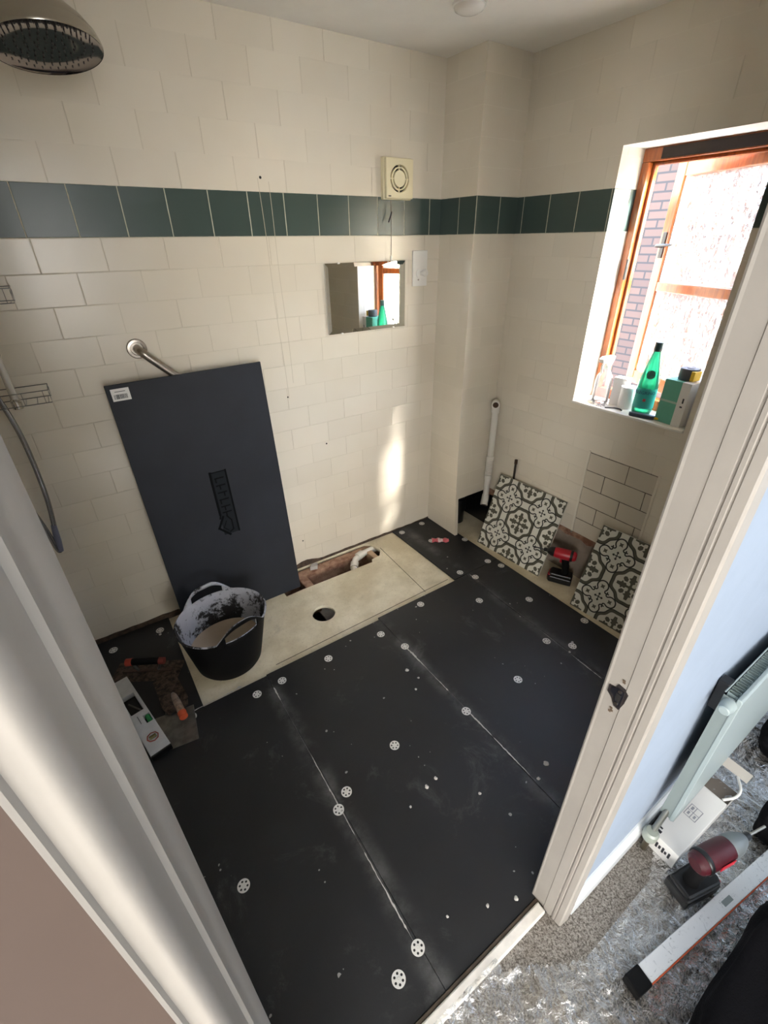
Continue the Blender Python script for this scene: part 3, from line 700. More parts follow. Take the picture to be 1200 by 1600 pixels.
# shower: riser rail, arm, bell-shaped head, hose
t = thing('shower_set', 'chrome shower with large bell shaped rain head and hanging hose', 'shower', (-.196, -.055, 1.15))
HC = Vector((.158, -.44, 2.012)) - Vector((-.196, -.055, 1.15))
MB().cyl((0, 0, 0), (0, 0, 1.02), .0115, seg=20).build('riser_pipe', [plain('white_chrome', (226, 222, 214), .15, .6)], t, smooth=True)
hp = HC + Vector((.02, -.03, .13))
arm = [(0, 0, 1.02), (.004, -.004, 1.06), (.02, -.03, 1.09), (.06, -.09, 1.10)] + [tuple(Vector((.06, -.09, 1.10)).lerp(hp+Vector((-.03, .03, .04)), k/4)) for k in range(1, 5)] + [tuple(hp)]
MB().tube(arm, .011, 16).build('shower_arm', [CHROME], t, smooth=True)
hax = Vector((-.05, .17, 1.0)).normalized()
hb = MB(); hb.lathe([(.118, 0), (.1195, .004), (.118, .012), (.113, .026), (.108, .030), (.107, .034), (.098, .047), (.080, .064), (.058, .078), (.040, .089), (.030, .100), (.024, .118), (.022, .135)], c=HC, ax=hax, seg=56, cap=False)
hd_ = hb.build('shower_head', [plain('satin_nickel', (196, 190, 178), .24, 1.0)], t, smooth=True)
fb = MB(); fb.lathe([(.1175, .001), (.110, .006), (.06, .008), (.0005, .008)], c=HC, ax=hax, seg=56, cap=False); fb.build('spray_face', [plain('dark_chrome', (150, 142, 140), .10, 1.0)], hd_, smooth=True)
nz = MB()
a0 = hax.orthogonal().normalized(); b0 = hax.cross(a0)
for rr, n in ((.02, 8), (.04, 14), (.06, 22), (.08, 30), (.097, 36)):
    for k in range(n):
        c = HC + (a0*math.cos(2*PI*k/n)+b0*math.sin(2*PI*k/n))*rr + hax*.008
        nz.cyl(c, c-hax*.0045, .0021, .0014, seg=6)
nz.build('spray_nozzle', [plain('nozzle_rubber', (50, 46, 44), .6)], hd_)['kind'] = 'stuff'
def hose(pts, r):
    P = []
    for a, b in zip(pts, pts[1:]):
        for k in range(14): P.append(Vector(a).lerp(Vector(b), k/14))
    return MB().tube(P+[Vector(pts[-1])], r, 12)
o = Vector((-.196, -.055, 1.15))
def cat(pts, n=10):
    P = []; pts = [Vector(p) for p in pts]
    for i in range(len(pts)-1):
        p0, p1, p2, p3 = pts[max(i-1, 0)], pts[i], pts[i+1], pts[min(i+2, len(pts)-1)]
        for k in range(n):
            s_ = k/n; P.append(.5*((2*p1)+(p2-p0)*s_+(2*p0-5*p1+4*p2-p3)*s_*s_+(3*p1-p0-3*p2+p3)*s_**3))
    return P+[pts[-1]]
hs = [(-.262, -.075, 1.28), (-.232, -.078, 1.16), (-.218, -.08, 1.02), (-.222, -.08, .82), (-.238, -.08, .68), (-.247, -.08, .60), (-.253, -.082, .575), (-.259, -.086, .60), (-.268, -.09, .70), (-.29, -.09, .84), (-.315, -.085, .97), (-.325, -.075, 1.02)]
MB().tube([Vector(p)-o for p in cat(hs)], .0085, 12).build('shower_hose', [plain('hose_chrome', (150, 150, 152), .25, .9)], t, smooth=True)
MB().tube([Vector(p)-o for p in ((-.238, -.08, .69), (-.246, -.082, .62), (-.2515, -.083, .575))], [.0095, .0125, .0115], 14).build('hose_sleeve', [plain('hose_sleeve_grey', (120, 122, 140), .35, .5)], t, smooth=True)
MB().lathe([(.016, 0), (.016, .03), (.012, .034)], c=(0, 0, -.01), seg=20).build('riser_end_cap', [CHROME], t, smooth=True)
MB().cyl((0, 0, .012), (0, .055, .012), .009, seg=16).build('wall_bracket', [CHROME], t, smooth=True)
# wire caddy, two tiers
t = thing('wire_caddy', 'thin wire shower caddy with two hanging trays beside the riser', 'caddy', (-.21, -.006, 1.2))
WIRE = plain('caddy_wire', (112, 110, 104), .35, .9)
for z0 in (0.0, .315):
    mb = MB()
    for y in (-.005, -.105):
        mb.tube([(-.11, y, z0), (.117, y, z0), (.118, y, z0-.012), (.118, y, z0-.042), (-.11, y, z0-.042)], .0016, 6)
    mb.tube([(.118, -.005, z0), (.118, -.105, z0)], .0016, 6); mb.tube([(-.11, -.005, z0), (-.11, -.105, z0)], .0016, 6)
    for k in (0, 1, 2, 4, 5, 6): mb.tube([(-.09+.033*k, -.005, z0-.042), (-.09+.033*k, -.105, z0-.042)], .0009, 5)
    for k in range(4): mb.tube([(-.08+.06*k, -.105, z0), (-.08+.06*k, -.105, z0-.042)], .0009, 5)
    mb.build('wire_tray', [WIRE], t, smooth=True)
mb = MB()
for x in (-.06, -.10): mb.tube([(x, -.004, -.05), (x, -.004, .36)], .0018, 6)
mb.build('hanger_wire', [WIRE], t, smooth=True)
# ceiling light
t = thing('ceiling_light', 'round white ceiling light with a shallow glass diffuser', 'ceiling light', (1.428, -.448, CZ))
MB().lathe([(.056, 0), (.056, -.008), (.052, -.010)], seg=40).build('light_base', [WPLAST], t, smooth=True)
MB().lathe([(.052, -.009), (.048, -.017), (.036, -.023), (.018, -.026), (.0005, -.0265)], seg=40, cap=False).build('diffuser', [plain('opal_glass', (232, 228, 220), .2)], t, smooth=True)

# ================================================================== CORNER PIPES
t = thing('soil_pipe', 'black soil pipe with a collar inside the open foot of the column', 'pipe', (1.865, -.115, -.009))
MB().cyl((0, 0, 0), (0, 0, 1.0), .055, seg=36).build('pipe', [BLACKP], t, smooth=True)
MB().lathe([(.056, .09), (.066, .092), (.067, .10), (.067, .17), (.064, .175), (.056, .178)], seg=36).build('collar', [BLACKP], t, smooth=True)
t = thing('basin_waste_pipe', 'white plastic waste pipe standing in the corner with open elbow ends', 'pipe', (1.955, -.283, .18))
pz = [(-.01, 0, .0), (0, 0, .035), (.0, 0, .10), (.0, 0, .62)]
MB().tube(pz, .0185, 24).build('pipe', [PIPEW], t, smooth=True)
rb = MB()
for k in range(8): rb.lathe([(.019, .19+.012*k), (.0225, .193+.012*k), (.0225, .198+.012*k), (.019, .201+.012*k)], seg=24, cap=False)
rb.build('ribbed_connector', [PIPEW], t, smooth=True)
MB().lathe([(.0185, .155), (.023, .158), (.023, .188), (.0185, .19)], seg=24).build('joint_collar', [PIPEW], t, smooth=True)
MB().lathe([(.0185, .285), (.023, .288), (.023, .31), (.0185, .312)], seg=24).build('joint_collar', [PIPEW], t, smooth=True)
e = MB(); e.tube([(0, 0, .585), (0, 0, .615), (-.004, -.004, .632), (-.018, -.016, .643), (-.036, -.030, .643)], [.0235, .0235, .0245, .0245, .0235], 24)
eo = e.build('elbow', [PIPEW], t, smooth=True)
MB().cyl((-.0362, -.0302, .643), (-.0369, -.0308, .643), .016, seg=24).build('elbow_bore', [plain('pipe_bore', (74, 54, 40), .8)], eo)
e = MB(); e.tube([(0, 0, .05), (-.006, -.003, .02), (-.028, -.018, -.010)], [.022, .0235, .0235], 24); eo = e.build('lower_elbow', [PIPEW], t, smooth=True)
MB().cyl((-.0282, -.0182, -.0103), (-.0287, -.0186, -.0110), .0165, seg=24).build('elbow_bore', [plain('pipe_bore_low', (84, 74, 64), .8)], eo)
t = thing('copper_tail', 'dark capped supply pipe stub rising behind the left patterned tile', 'pipe', (1.981, -.46, 0))
MB().cyl((0, 0, -.009), (0, 0, .515), .0065, seg=16).build('pipe', [plain('dark_pipe', (40, 30, 24), .5)], t, smooth=True)
MB().cyl((0, 0, .50), (0, 0, .525), .009, seg=16).build('pipe_cap', [plain('dark_brass', (70, 52, 38), .5, .4)], t, smooth=True)

# ================================================================== PATTERNED FLOOR TILES
def clip(poly, h):
    for ax, sg in ((0, 1), (0, -1), (1, 1), (1, -1)):
        out = []
        for i in range(len(poly)):
            a, b = poly[i-1], poly[i]; da, db = h-sg*a[ax], h-sg*b[ax]
            if (da >= 0) != (db >= 0):
                s_ = da/(da-db); out.append((a[0]+(b[0]-a[0])*s_, a[1]+(b[1]-a[1])*s_))
            if db >= 0: out.append(b)
        poly = out
        if len(poly) < 3: return None
    return poly
def pattern_tile(parent):
    H = .225; P = .225; T = .010
    mb = MB(); mb.box(-H, H, 0, T, 0, 2*H, 0)
    lay = {1: -.0003, 2: -.0005}
    def add(poly, mi, dz=0):
        q = clip(poly, H)
        if q:
            y = lay[mi]-dz; f = mb.face([(p[0], y, p[1]+H) for p in q], mi)
    def stroke(pts, w, mi, closed=False, dz=0):
        n = len(pts); offs = []
        for i in range(n):
            a = pts[i-1] if (closed or i) else pts[i]; b = pts[(i+1) % n] if (closed or i < n-1) else pts[i]
            dx, dy = b[0]-a[0], b[1]-a[1]; l = math.hypot(dx, dy) or 1; ww = w[i] if isinstance(w, list) else w
            offs.append(((pts[i][0]-dy/l*ww/2, pts[i][1]+dx/l*ww/2), (pts[i][0]+dy/l*ww/2, pts[i][1]-dx/l*ww/2)))
        for i in range(n if closed else n-1):
            j = (i+1) % n; add([offs[i][0], offs[j][0], offs[j][1], offs[i][1]], mi, dz)
    for i in range(-1, 2):
        for j in range(-1, 2):
            cx, cy = i*P, j*P
            # wavy medallion outline: thick olive band with a dark inner line
            R = [P*(.365 + .020*math.cos(4*t_) + .016*math.cos(8*t_+PI)) for t_ in [2*PI*k/72 for k in range(72)]]
            ol = [(cx+R[k]*math.cos(2*PI*k/72), cy+R[k]*math.sin(2*PI*k/72)) for k in range(72)]
            il = [(cx+(R[k]-.036*P)*math.cos(2*PI*k/72), cy+(R[k]-.036*P)*math.sin(2*PI*k/72)) for k in range(72)]
            stroke(ol, .066*P, 1, True); stroke([(cx+(p[0]-cx)*1.095, cy+(p[1]-cy)*1.095) for p in ol], .020*P, 2, True)
            # leaf star
            for k in range(4):
                a = k*PI/2; ca, sa = math.cos(a), math.sin(a)
                leaf = [(.02, -.018), (.07, -.02), (.09, -.052), (.125, -.040), (.15, -.075), (.17, -.035), (.235, -.025), (.205, 0), (.235, .025), (.17, .035), (.15, .075), (.125, .040), (.09, .052), (.07, .02), (.02, .018)]
                pts = [(cx+1.22*P*(x*ca-y*sa), cy+1.22*P*(x*sa+y*ca)) for x, y in leaf]
                n = len(pts)
                for q in range(n//2): add([pts[q], pts[q+1], pts[n-2-q], pts[n-1-q]], 1)
                a += PI/4; ca, sa = math.cos(a), math.sin(a)
                dm = [(.115, 0), (.150, -.042), (.205, -.036), (.225, 0), (.205, .036), (.150, .042)]
                add([(cx+1.15*P*(x*ca-y*sa), cy+1.15*P*(x*sa+y*ca)) for x, y in dm], 1)
            add([(cx+P*.045*math.cos(k*PI/4), cy+P*.045*math.sin(k*PI/4)) for k in range(8)], 1)
    for i in range(-2, 2):
        for j in range(-2, 2):
            cx, cy = (i+.5)*P, (j+.5)*P
            for k in range(4):
                a = k*PI/2; ca, sa = math.cos(a), math.sin(a)
                def T_(x, y): return (cx+P*(x*ca-y*sa), cy+P*(x*sa+y*ca))
                arm = [(.0, -.010), (.055, -.010), (.060, -.030), (.085, -.018), (.10, 0), (.085, .018), (.060, .030), (.055, .010), (0, .010)]
                pts = [T_(*p) for p in arm]
                for q in range(len(pts)//2): add([pts[q], pts[q+1], pts[len(pts)-2-q], pts[len(pts)-1-q]], 2)
                # four-pointed little star on each axis
                st = []
                for q in range(8):
                    r_ = .060 if q % 2 == 0 else .030; st.append((.255+r_*math.cos(q*PI/4+PI/4), r_*math.sin(q*PI/4+PI/4)))
                add([T_(*p) for p in st], 1)
                # pair of scrolls
                for sg in (1, -1):
                    co = [T_(.265+.118*math.cos(th), sg*.118*math.sin(th)) for th in [PI*.70*q/16 for q in range(17)]]
                    ex, ey = .265+.118*math.cos(PI*.70), .118*math.sin(PI*.70)
                    cc = (ex-.030, ey+.022); a0_ = math.atan2(ey-cc[1], ex-cc[0])
                    curl = [T_(cc[0]+(.037-.012*q/16)*math.cos(a0_-q/16*1.55*PI), sg*(cc[1]+(.037-.012*q/16)*math.sin(a0_-q/16*1.55*PI))) for q in range(17)]
                    stroke(co, .030*P, 2); stroke(curl, .028*P, 2, dz=.0001)
    return mb.build('tile', [TILEW, TILED, TILEK], parent)
def lean(name, label, cat, x0, y0, dx, H_, rotz=0, group=None):
    t = bpy.data.objects.new(name, None); C.objects.link(t); t.location = (x0, y0, -.0098); t.empty_display_size = .05
    tilt = math.asin(dx/H_); t.rotation_euler = (-tilt, 0, rotz); return tag(t, label, cat, group)
GT = 'patterned porcelain tiles leaning on the right wall'
PT = None
for (xb, yb, rz, lb) in ((1.815, -.622, -PI/2+math.radians(4.0), 'patterned black and white tile standing beside the corner waste pipe'), (1.800, -1.315, -PI/2+math.radians(4.0), 'patterned black and white tile leaning by the door jamb, right of the driver')):
    t = lean('patterned_tile', lb, 'tile', xb, yb, .150, .45, rz, GT)
    if PT is None:
        me_o = pattern_tile(None); PT = me_o.data; bpy.data.objects.remove(me_o)
        fm = bpy.data.meshes.new('x'); bpy.data.meshes.remove(fm)
    o = bpy.data.objects.new('tile_face', PT); C.objects.link(o); o.parent = t

# ================================================================== LEANING BLACK PANEL
t = lean('backer_sheet', 'large black tile backer panel leaning against the grab bar', 'panel', .395, -.158, .070, 1.195)
t.rotation_euler = (t.rotation_euler[0], math.radians(-1.0), math.radians(-1.0))
MB().box(-.30, .30, 0, .010, 0, 1.195).build('panel_sheet', [PANEL], t, bevel=.001, seg=1)
lb = MB().box(-.285, -.222, -.0006, 0, 1.135, 1.180).build('barcode_label', [PAPER], t)
mb = MB(); x = -.278
rnd = random.Random(2)
while x < -.234: wd = rnd.choice((.001, .0018, .003)); mb.box(x, x+wd, -.0009, -.0006, 1.142, 1.159); x += wd+rnd.choice((.0009, .0016))
mb.box(-.272, -.236, -.0009, -.0006, 1.168, 1.170)
mb.build('barcode', [INK], lb)
# embossed maker strip: rectangle of raised strokes with a diamond below
em = MB()
def st2(pts, w_):
    for a, b in zip(pts, pts[1:]):
        a, b = Vector(a), Vector(b); d = (b-a).normalized(); nn = Vector((-d.y, d.x))*w_/2
        em.prism([tuple(a-nn-d*w_/2), tuple(b-nn+d*w_/2), tuple(b+nn+d*w_/2), tuple(a+nn-d*w_/2)], -.0012, 0, 'y')
MB().box(-.018, .054, -.0006, 0, .452, .767).build('mark_base', [plain('mark_base_black', (29, 32, 36), .8, spec=.2)], t)
st2([(-.016, .765), (-.016, .56)], .010); st2([(.052, .765), (.052, .455)], .008); st2([(-.016, .765), (.052, .765)], .004)
st2([(-.014, .56), (-.020, .54)], .006)
for z in (.735, .700, .665, .63, .595, .565):
    k = int(z*1000)
    st2([(0.0, z), (.036, z)], .006)
    st2([(.002+(k % 3)*.012, z), (.002+(k % 3)*.012, z-.018)], .006)
st2([(-.006, .545), (-.034, .492), (.008, .448)], .010); st2([(.012, .545), (.028, .52), (.028, .47), (.012, .462)], .006); st2([(.004, .52), (-.012, .49), (.006, .47)], .004)
em.build('embossed_mark', [plain('emboss_black', (13, 15, 17), .85, spec=.15)], t)

# ================================================================== TUB OF PLASTER
t = thing('flexible_tub', 'black flexible builders tub caked inside with white plaster', 'tub', (.215, -.425, -.0098))
N = 96; HA = (math.radians(97), math.radians(-76))
def bump_(th, c, w_): 
    d = (th-c+PI) % (2*PI)-PI; return max(0, 1-abs(d)/w_)
mb = MB(); levels = [(.0, .135), (.012, .142), (.06, .150), (.12, .159), (.18, .168), (.235, .176), (.262, .180)]
up_ = [.0, .20, .74, 1.0]
rings = []
for z, r in levels:
    rings.append([(r, z, k) for k in range(N)])
grid = []
def rim_h(th): return .262 + .072*max(math.sin(min(1, bump_(th, c, .66)*1.25)*PI/2) for c in HA) - .0
def P_(r, z, k, f=0):
    th = 2*PI*k/N
    sq = 1 + .055*math.cos(2*(th-math.radians(14)))*(z/.27) # squeezed a little across the handles
    hb = max(bump_(th, c, .62) for c in HA)
    rr = r*sq - (.012*hb*f)
    return Vector((rr*math.cos(th)+.004*z/.27, rr*math.sin(th)-.02*z/.27, z))
for z, r in levels: grid.append([mb.bm.verts.new(P_(r, z, k)) for k in range(N)])
base_z = .262
for f in up_[1:]:
    row = []
    for k in range(N):
        th = 2*PI*k/N; top = rim_h(th); row.append(mb.bm.verts.new(P_(.181+.004*f, base_z-.004+(top-base_z+.004)*f, k, f)))
    grid.append(row)
nl = len(levels)
for i in range(len(grid)-1):
    for k in range(N):
        th = 2*PI*(k+.5)/N
        if i in (nl-1, nl) and max(bump_(th, c, .42) for c in HA) > 0: continue
        mb.bm.faces.new([grid[i][k], grid[i][(k+1) % N], grid[i+1][(k+1) % N], grid[i+1][k]])
mb.bm.faces.new(grid[0][::-1])
o = mb.build('tub_body', [BLACKR, PLASTERIN], t, smooth=True)
md = o.modifiers.new('solidify', 'SOLIDIFY'); md.thickness = .005; md.offset = -1; md.material_offset = 1; md.material_offset_rim = 1
mb = MB(); mb.lathe([(.0005, .075), (.06, .074), (.12, .080), (.1515, .105)], seg=48, cap=False); mb.build('plaster_mix', [PLASTER], t, smooth=True)

# ================================================================== TOOLS BACK LEFT
# finishing trowel
t = thing('finishing_trowel', 'rectangular plasterers trowel with red and black handle lying flat by the tub', 'trowel', (-.105, -.315, .0), math.radians(-31))
MB().box(-.150, .135, -.055, .055, .001, .0025).build('blade', [RUST], t)
MB().box(-.115, .10, -.008, .008, .003, .012).build('spine', [plain('trowel_spine', (86, 70, 60), .5, .5)], t, bevel=.003)
hnd = MB().tube([(-.075, 0, .062), (-.04, 0, .064), (.03, 0, .064), (.065, 0, .062)], [.015, .0155, .0155, .014], 18).build('grip', [BLACKR], t, smooth=True)
MB().tube([(-.085, 0, .061), (-.058, 0, .063)], [.0165, .0165], 18).build('grip_collar', [plain('faded_red', (176, 66, 48), .5)], hnd, smooth=True)
MB().tube([(.055, 0, .063), (.078, 0, .0615)], [.0155, .015], 18).build('grip_collar', [plain('dull_red', (120, 52, 42), .5)], hnd, smooth=True)
MB().tube([(-.06, 0, .05), (-.055, 0, .03), (-.045, 0, .01)], .006, 10).build('bracket', [DSTEEL], t, smooth=True)
MB().tube([(.055, 0, .05), (.05, 0, .03), (.04, 0, .01)], .006, 10).build('bracket', [DSTEEL], t, smooth=True)
# bucket trowel with orange butt
t = thing('bucket_trowel', 'plaster crusted bucket trowel with orange ended handle', 'trowel', (-.055, -.50, .012), math.radians(-86))
MB().prism([(-.10, -.045), (.06, -.05), (.10, -.038), (.10, .038), (.06, .05), (-.10, .045)], -.002, .0015).build('blade', [RUST], t)
hn = MB().tube([(.02, .004, .012), (.05, .004, .03), (.09, .004, .036), (.16, .004, .038)], [.007, .011, .014, .0145], 16).build('handle', [plain('worn_handle', (140, 122, 108), .6, var=.3, sc=60)], t, smooth=True)
MB().tube([(.155, .004, .038), (.180, .004, .037)], [.0165, .0160], 18).build('handle_butt', [ORANGE], hn, smooth=True)
# grey blade (wide)
t = thing('taping_blade', 'wide dull grey steel blade lying under the spirit level', 'blade', (-.082, -.672, .0), math.radians(-8))
MB().box(-.078, .080, -.085, .082, .001, .003).build('blade', [DSTEEL], t, bevel=.0008)
MB().prism([(-.03, .082), (.03, .082), (.016, .12), (-.016, .12)], .001, .004).build('tang', [DSTEEL], t)
# torpedo level
t = thing('spirit_level', 'short white spirit level with green vial by the left door jamb', 'spirit level', (-.142, -.757, .006), math.atan2(.395, -.078))
Wd = .036
lv = plate([(0, -Wd), (.025, -Wd), (.04, -Wd+.012), (.07, -Wd+.012), (.07, -Wd), (.44, -Wd), (.44, Wd), (.225, Wd), (.225, Wd-.022), (.170, Wd-.022), (.170, Wd), (0, Wd)] if False else [(0, -Wd), (.44, -Wd), (.44, Wd), (.0, Wd)], [rect(.225, .335, -Wd+.012, Wd-.012), rect(.150, .195, -Wd-.0+.004, -Wd+.028)], .0, .024)
lvo = lv.build('body', [plain('level_white', (205, 208, 212), .35, .2, var=.05)], t, bevel=.0015)
MB().cyl((.155, -Wd+.014, .012), (.192, -Wd+.014, .012), .0095, seg=18).build('centre_vial', [GRNV], t, smooth=True)
MB().lathe([(.022, 0), (.022, .0258), (.0185, .0265), (.0185, .022), (.0005, .022)], c=(.075, 0, 0), seg=8).build('vial_frame', [REDV], t)
MB().cyl((.075, -.012, .0225), (.075, .012, .0225), .0085, seg=16).build('end_vial', [plain('olive_vial', (110, 104, 60), .2)], t, smooth=True)
MB().box(-.006, .002, -Wd-.001, Wd+.001, -.001, .025).build('end_cap', [BLACKP], t, bevel=.002)
MB().box(.16, .205, .008, .010, .0242, .0246).build('scale_mark', [INK], t)
MB().tube([(.24, -.015, .010), (.30, .01, .010)], .0035, 8).build('window_strut', [DSTEEL], t)
# pink packet
t = thing('crumpled_packet', 'small pink and white crumpled packet at the foot of the column', 'packet', (1.605, -.268, .0), math.radians(-35))
mb = MB(); 
for k in range(2):
    pass
nx_, ny_ = 14, 6; gr = [[mb.bm.verts.new(((i/nx_-.5)*.105, (j/ny_-.5)*.04*(1+.25*math.cos(i*1.1)), .004+.010*abs(noise.noise((i*.45, j*.6, 2)))+.006*math.sin(PI*j/ny_))) for j in range(ny_+1)] for i in range(nx_+1)]
for i in range(nx_):
    for j in range(ny_): mb.bm.faces.new([gr[i][j], gr[i+1][j], gr[i+1][j+1], gr[i][j+1]]).material_index = 1 if 4 < i < 9 else 0
o = mb.build('wrapper', [plain('pink_foil', (206, 96, 106), .35), plain('pale_foil', (228, 200, 200), .35)], t, smooth=True); md = o.modifiers.new('s', 'SOLIDIFY'); md.thickness = .002

# ================================================================== CORDLESS DRIVERS
def driver(name, label, loc, rotz, sc=1.0, cone=False, dark=False):
    t = thing(name, label, 'cordless driver', loc, rotz, 'red and black cordless drivers'); t.scale = (sc, sc, sc)
    body = MB(); body.lathe([(.018, -.075), (.027, -.068), (.031, -.05), (.032, -.01), (.031, .03), (.028, .045)], c=(0, 0, .185), ax=(1, 0, 0), seg=28)
    RB = plain('driver_red_dark', (62, 12, 22), .4) if dark else RED
    bo = body.build('motor_housing', [RB], t, smooth=True)
    MB().lathe([(.0315, -.055), (.0335, -.052), (.0335, -.044), (.0315, -.041)], c=(0, 0, .185), ax=(1, 0, 0), seg=28).build('housing_band', [BLACKP], bo, smooth=True)
    nose = MB(); nose.lathe([(.029, .044), (.0305, .05), (.028, .075), (.018, .10), (.013, .108)] if cone else [(.029, .044), (.027, .06), (.018, .078), (.012, .084)], c=(0, 0, .185), ax=(1, 0, 0), seg=28)
    nose.build('gear_case', [plain('gear_grey', (122, 128, 130), .4, .5) if cone else BLACKP], t, smooth=True)
    e0 = .107 if cone else .083
    ch = MB(); ch.lathe([(.011, e0), (.011, e0+.018), (.008, e0+.022)], c=(0, 0, .185), ax=(1, 0, 0), seg=20); co = ch.build('chuck', [BLACKP], t, smooth=True)
    MB().cyl((e0+.02, 0, .185), (e0+.085, 0, .185), .0035, seg=8).build('driver_bit', [STEEL if cone else INK], co, smooth=True)
    hd_ = MB(); hd_.tube([(-.018, 0, .165), (-.026, 0, .12), (-.032, 0, .08), (-.034, 0, .052)], [.022, .0195, .019, .022], 20); hd_.build('grip', [BLACKR], t, smooth=True)
    MB().box(-.006, .008, -.008, .008, .128, .156).build('trigger', [RED], t, bevel=.003)
    ft = MB(); ft.prism([(-.075, -.032), (.040, -.036), (.048, -.02), (.048, .02), (.040, .036), (-.075, .032)], .040, .060); ft.build('grip_foot', [BLACKP], t, bevel=.006)
    bt = MB(); bt.prism([(-.078, -.036), (.045, -.038), (.056, -.022), (.056, .022), (.045, .038), (-.078, .036)], .0, .040); b_ = bt.build('battery', [BLACKP], t, bevel=.006)
    MB().box(.020, .053, -.030, .030, .0405, .046).build('battery_latch', [RED], b_, bevel=.003)
    MB().box(.055, .058, -.016, .016, .008, .030).build('battery_badge', [RED], b_, bevel=.001)
    MB().box(-.02, .03, -.0335, -.0315, .175, .197).build('side_label', [plain('label_white', (216, 190, 190), .5) if not dark else RED], bo, bevel=.0005)
    return t
driver('impact_driver', 'red and black impact driver standing between the two patterned tiles', (1.895, -.925, -.0098), math.radians(118), .95)
driver('drill_driver', 'dark red drill with grey nose standing on the hall floor by the long level', (1.045, -2.058, .004), math.radians(-14), 1.0, cone=True, dark=True)

# ================================================================== ON THE WINDOW SILL
zs = WZ0
t = thing('water_bottle', 'green sparkling water bottle standing on the window sill', 'bottle', (2.058, -1.045, zs))
prof = [(.010, .004), (.034, .0), (.0405, .008), (.0415, .03), (.041, .10), (.0415, .125), (.040, .15), (.033, .19), (.024, .23), (.0165, .262), (.0140, .272)]
MB().lathe(prof, seg=40, cap=False).build('bottle_body', [GREENPET], t, smooth=True)
cpb = MB(); cpb.lathe([(.0150, .268), (.0156, .270), (.0156, .300), (.0145, .304), (.0005, .304)], seg=32, cap=False); cpb.build('screw_cap', [plain('dark_cap', (44, 66, 62), .4)], t, smooth=True)
lb_ = MB(); lb_.lathe([(.0419, .032), (.0416, .07), (.0419, .118)], seg=48, cap=False); lbo = lb_.build('paper_label', [plain('teal_label', (52, 172, 160), .5)], t, smooth=True)
dirc = math.atan2(-2.06+1.045, -.02-2.058)
def wrap(mb, r, z, th0):
    for v in mb.bm.verts:
        x, y = v.co.x, v.co.y; a = th0 + x/r; rr = r+.0006+v.co.z; v.co = Vector((rr*math.cos(a), rr*math.sin(a), z+y))
    return mb
wrap(text_mb('S.PELLEGRINO', .0185), .0419, .100, dirc-.45).build('label_lettering', [plain('navy_ink', (24, 46, 96), .5)], lbo)
mb = MB(); mb.prism([(-.006, -.006), (.006, -.006), (.0045, -.0015), (.009, 0), (.0045, .0015), (.006, .006), (-.006, .006), (-.0045, .0015), (-.009, 0), (-.0045, -.0015)], 0, .0003)
wrap(mb, .0419, .070, dirc).build('label_star', [plain('label_red', (180, 50, 50), .5)], lbo)
mb = MB(); mb.prism(circ(0, 0, .018, 24), 0, .0006)
for v in mb.bm.verts:
    x, y, d = v.co; zz = .178+y; r_ = .0357-(zz-.178)*.19+.0012+d; a = dirc+x/r_; v.co = Vector((r_*math.cos(a), r_*math.sin(a), zz))
mb.build('neck_seal', [plain('dark_green_seal', (26, 96, 82), .5)], t)
# green box with tape measure on top
t = thing('tile_adhesive_box', 'sage green and white box with two panels standing on the sill', 'box', (2.066, -1.196, zs), math.radians(-8))
MB().box(-.055, .055, -.052, .062, 0, .178).build('carton', [BOXG], t, bevel=.0015)
MB().box(-.0565, .056, -.0525, -.014, .0, .1785).build('white_side', [PAPER], t)
MB().box(-.0562, .0, -.014, .0625, .088, .096).build('white_band', [plain('pale_band', (178, 200, 188), .6)], t)
MB().box(-.0575, -.0563, -.040, -.034, .098, .118).build('print_mark', [INK], t); MB().box(-.0575, -.0563, -.040, -.030, .080, .086).build('print_mark', [INK], t)
t = thing('tape_measure', 'grey and yellow tape measure sitting on the green box', 'tape measure', (2.066, -1.19, zs+.1786), math.radians(-8))
MB().cyl((0, .012, .028), (0, .0121, .028), .001, seg=6).bm.free()
MB().lathe([(.034, 0), (.036, .004), (.036, .042), (.033, .046), (.010, .046)], seg=32).build('case', [plain('case_grey', (70, 70, 72), .4)], t, smooth=True)
MB().box(-.030, .012, -.041, -.026, .004, .040).build('yellow_side', [YEL], t, smooth=True)
MB().cyl((0, 0, .046), (0, 0, .0475), .014, seg=24).build('hub', [plain('hub_dark', (40, 40, 42), .4)], t, smooth=True)
# utility knife
t = thing('utility_knife', 'grey and yellow utility knife lying on the sill edge before the bottle', 'knife', (2.008, -1.085, zs), math.radians(-75))
MB().prism([(-.055, -.011), (.03, -.013), (.045, -.008), (.045, .008), (.03, .012), (-.05, .013), (-.062, .002)], .0, .017).build('handle', [plain('knife_grey', (66, 74, 84), .45)], t, bevel=.004)
MB().prism([(.040, -.007), (.066, -.006), (.066, .006), (.040, .007)], .004, .013).build('nose', [YEL], t, bevel=.002)
MB().prism([(.066, -.005), (.088, .004), (.066, .005)], .008, .0086).build('knife_blade', [STEEL], t)
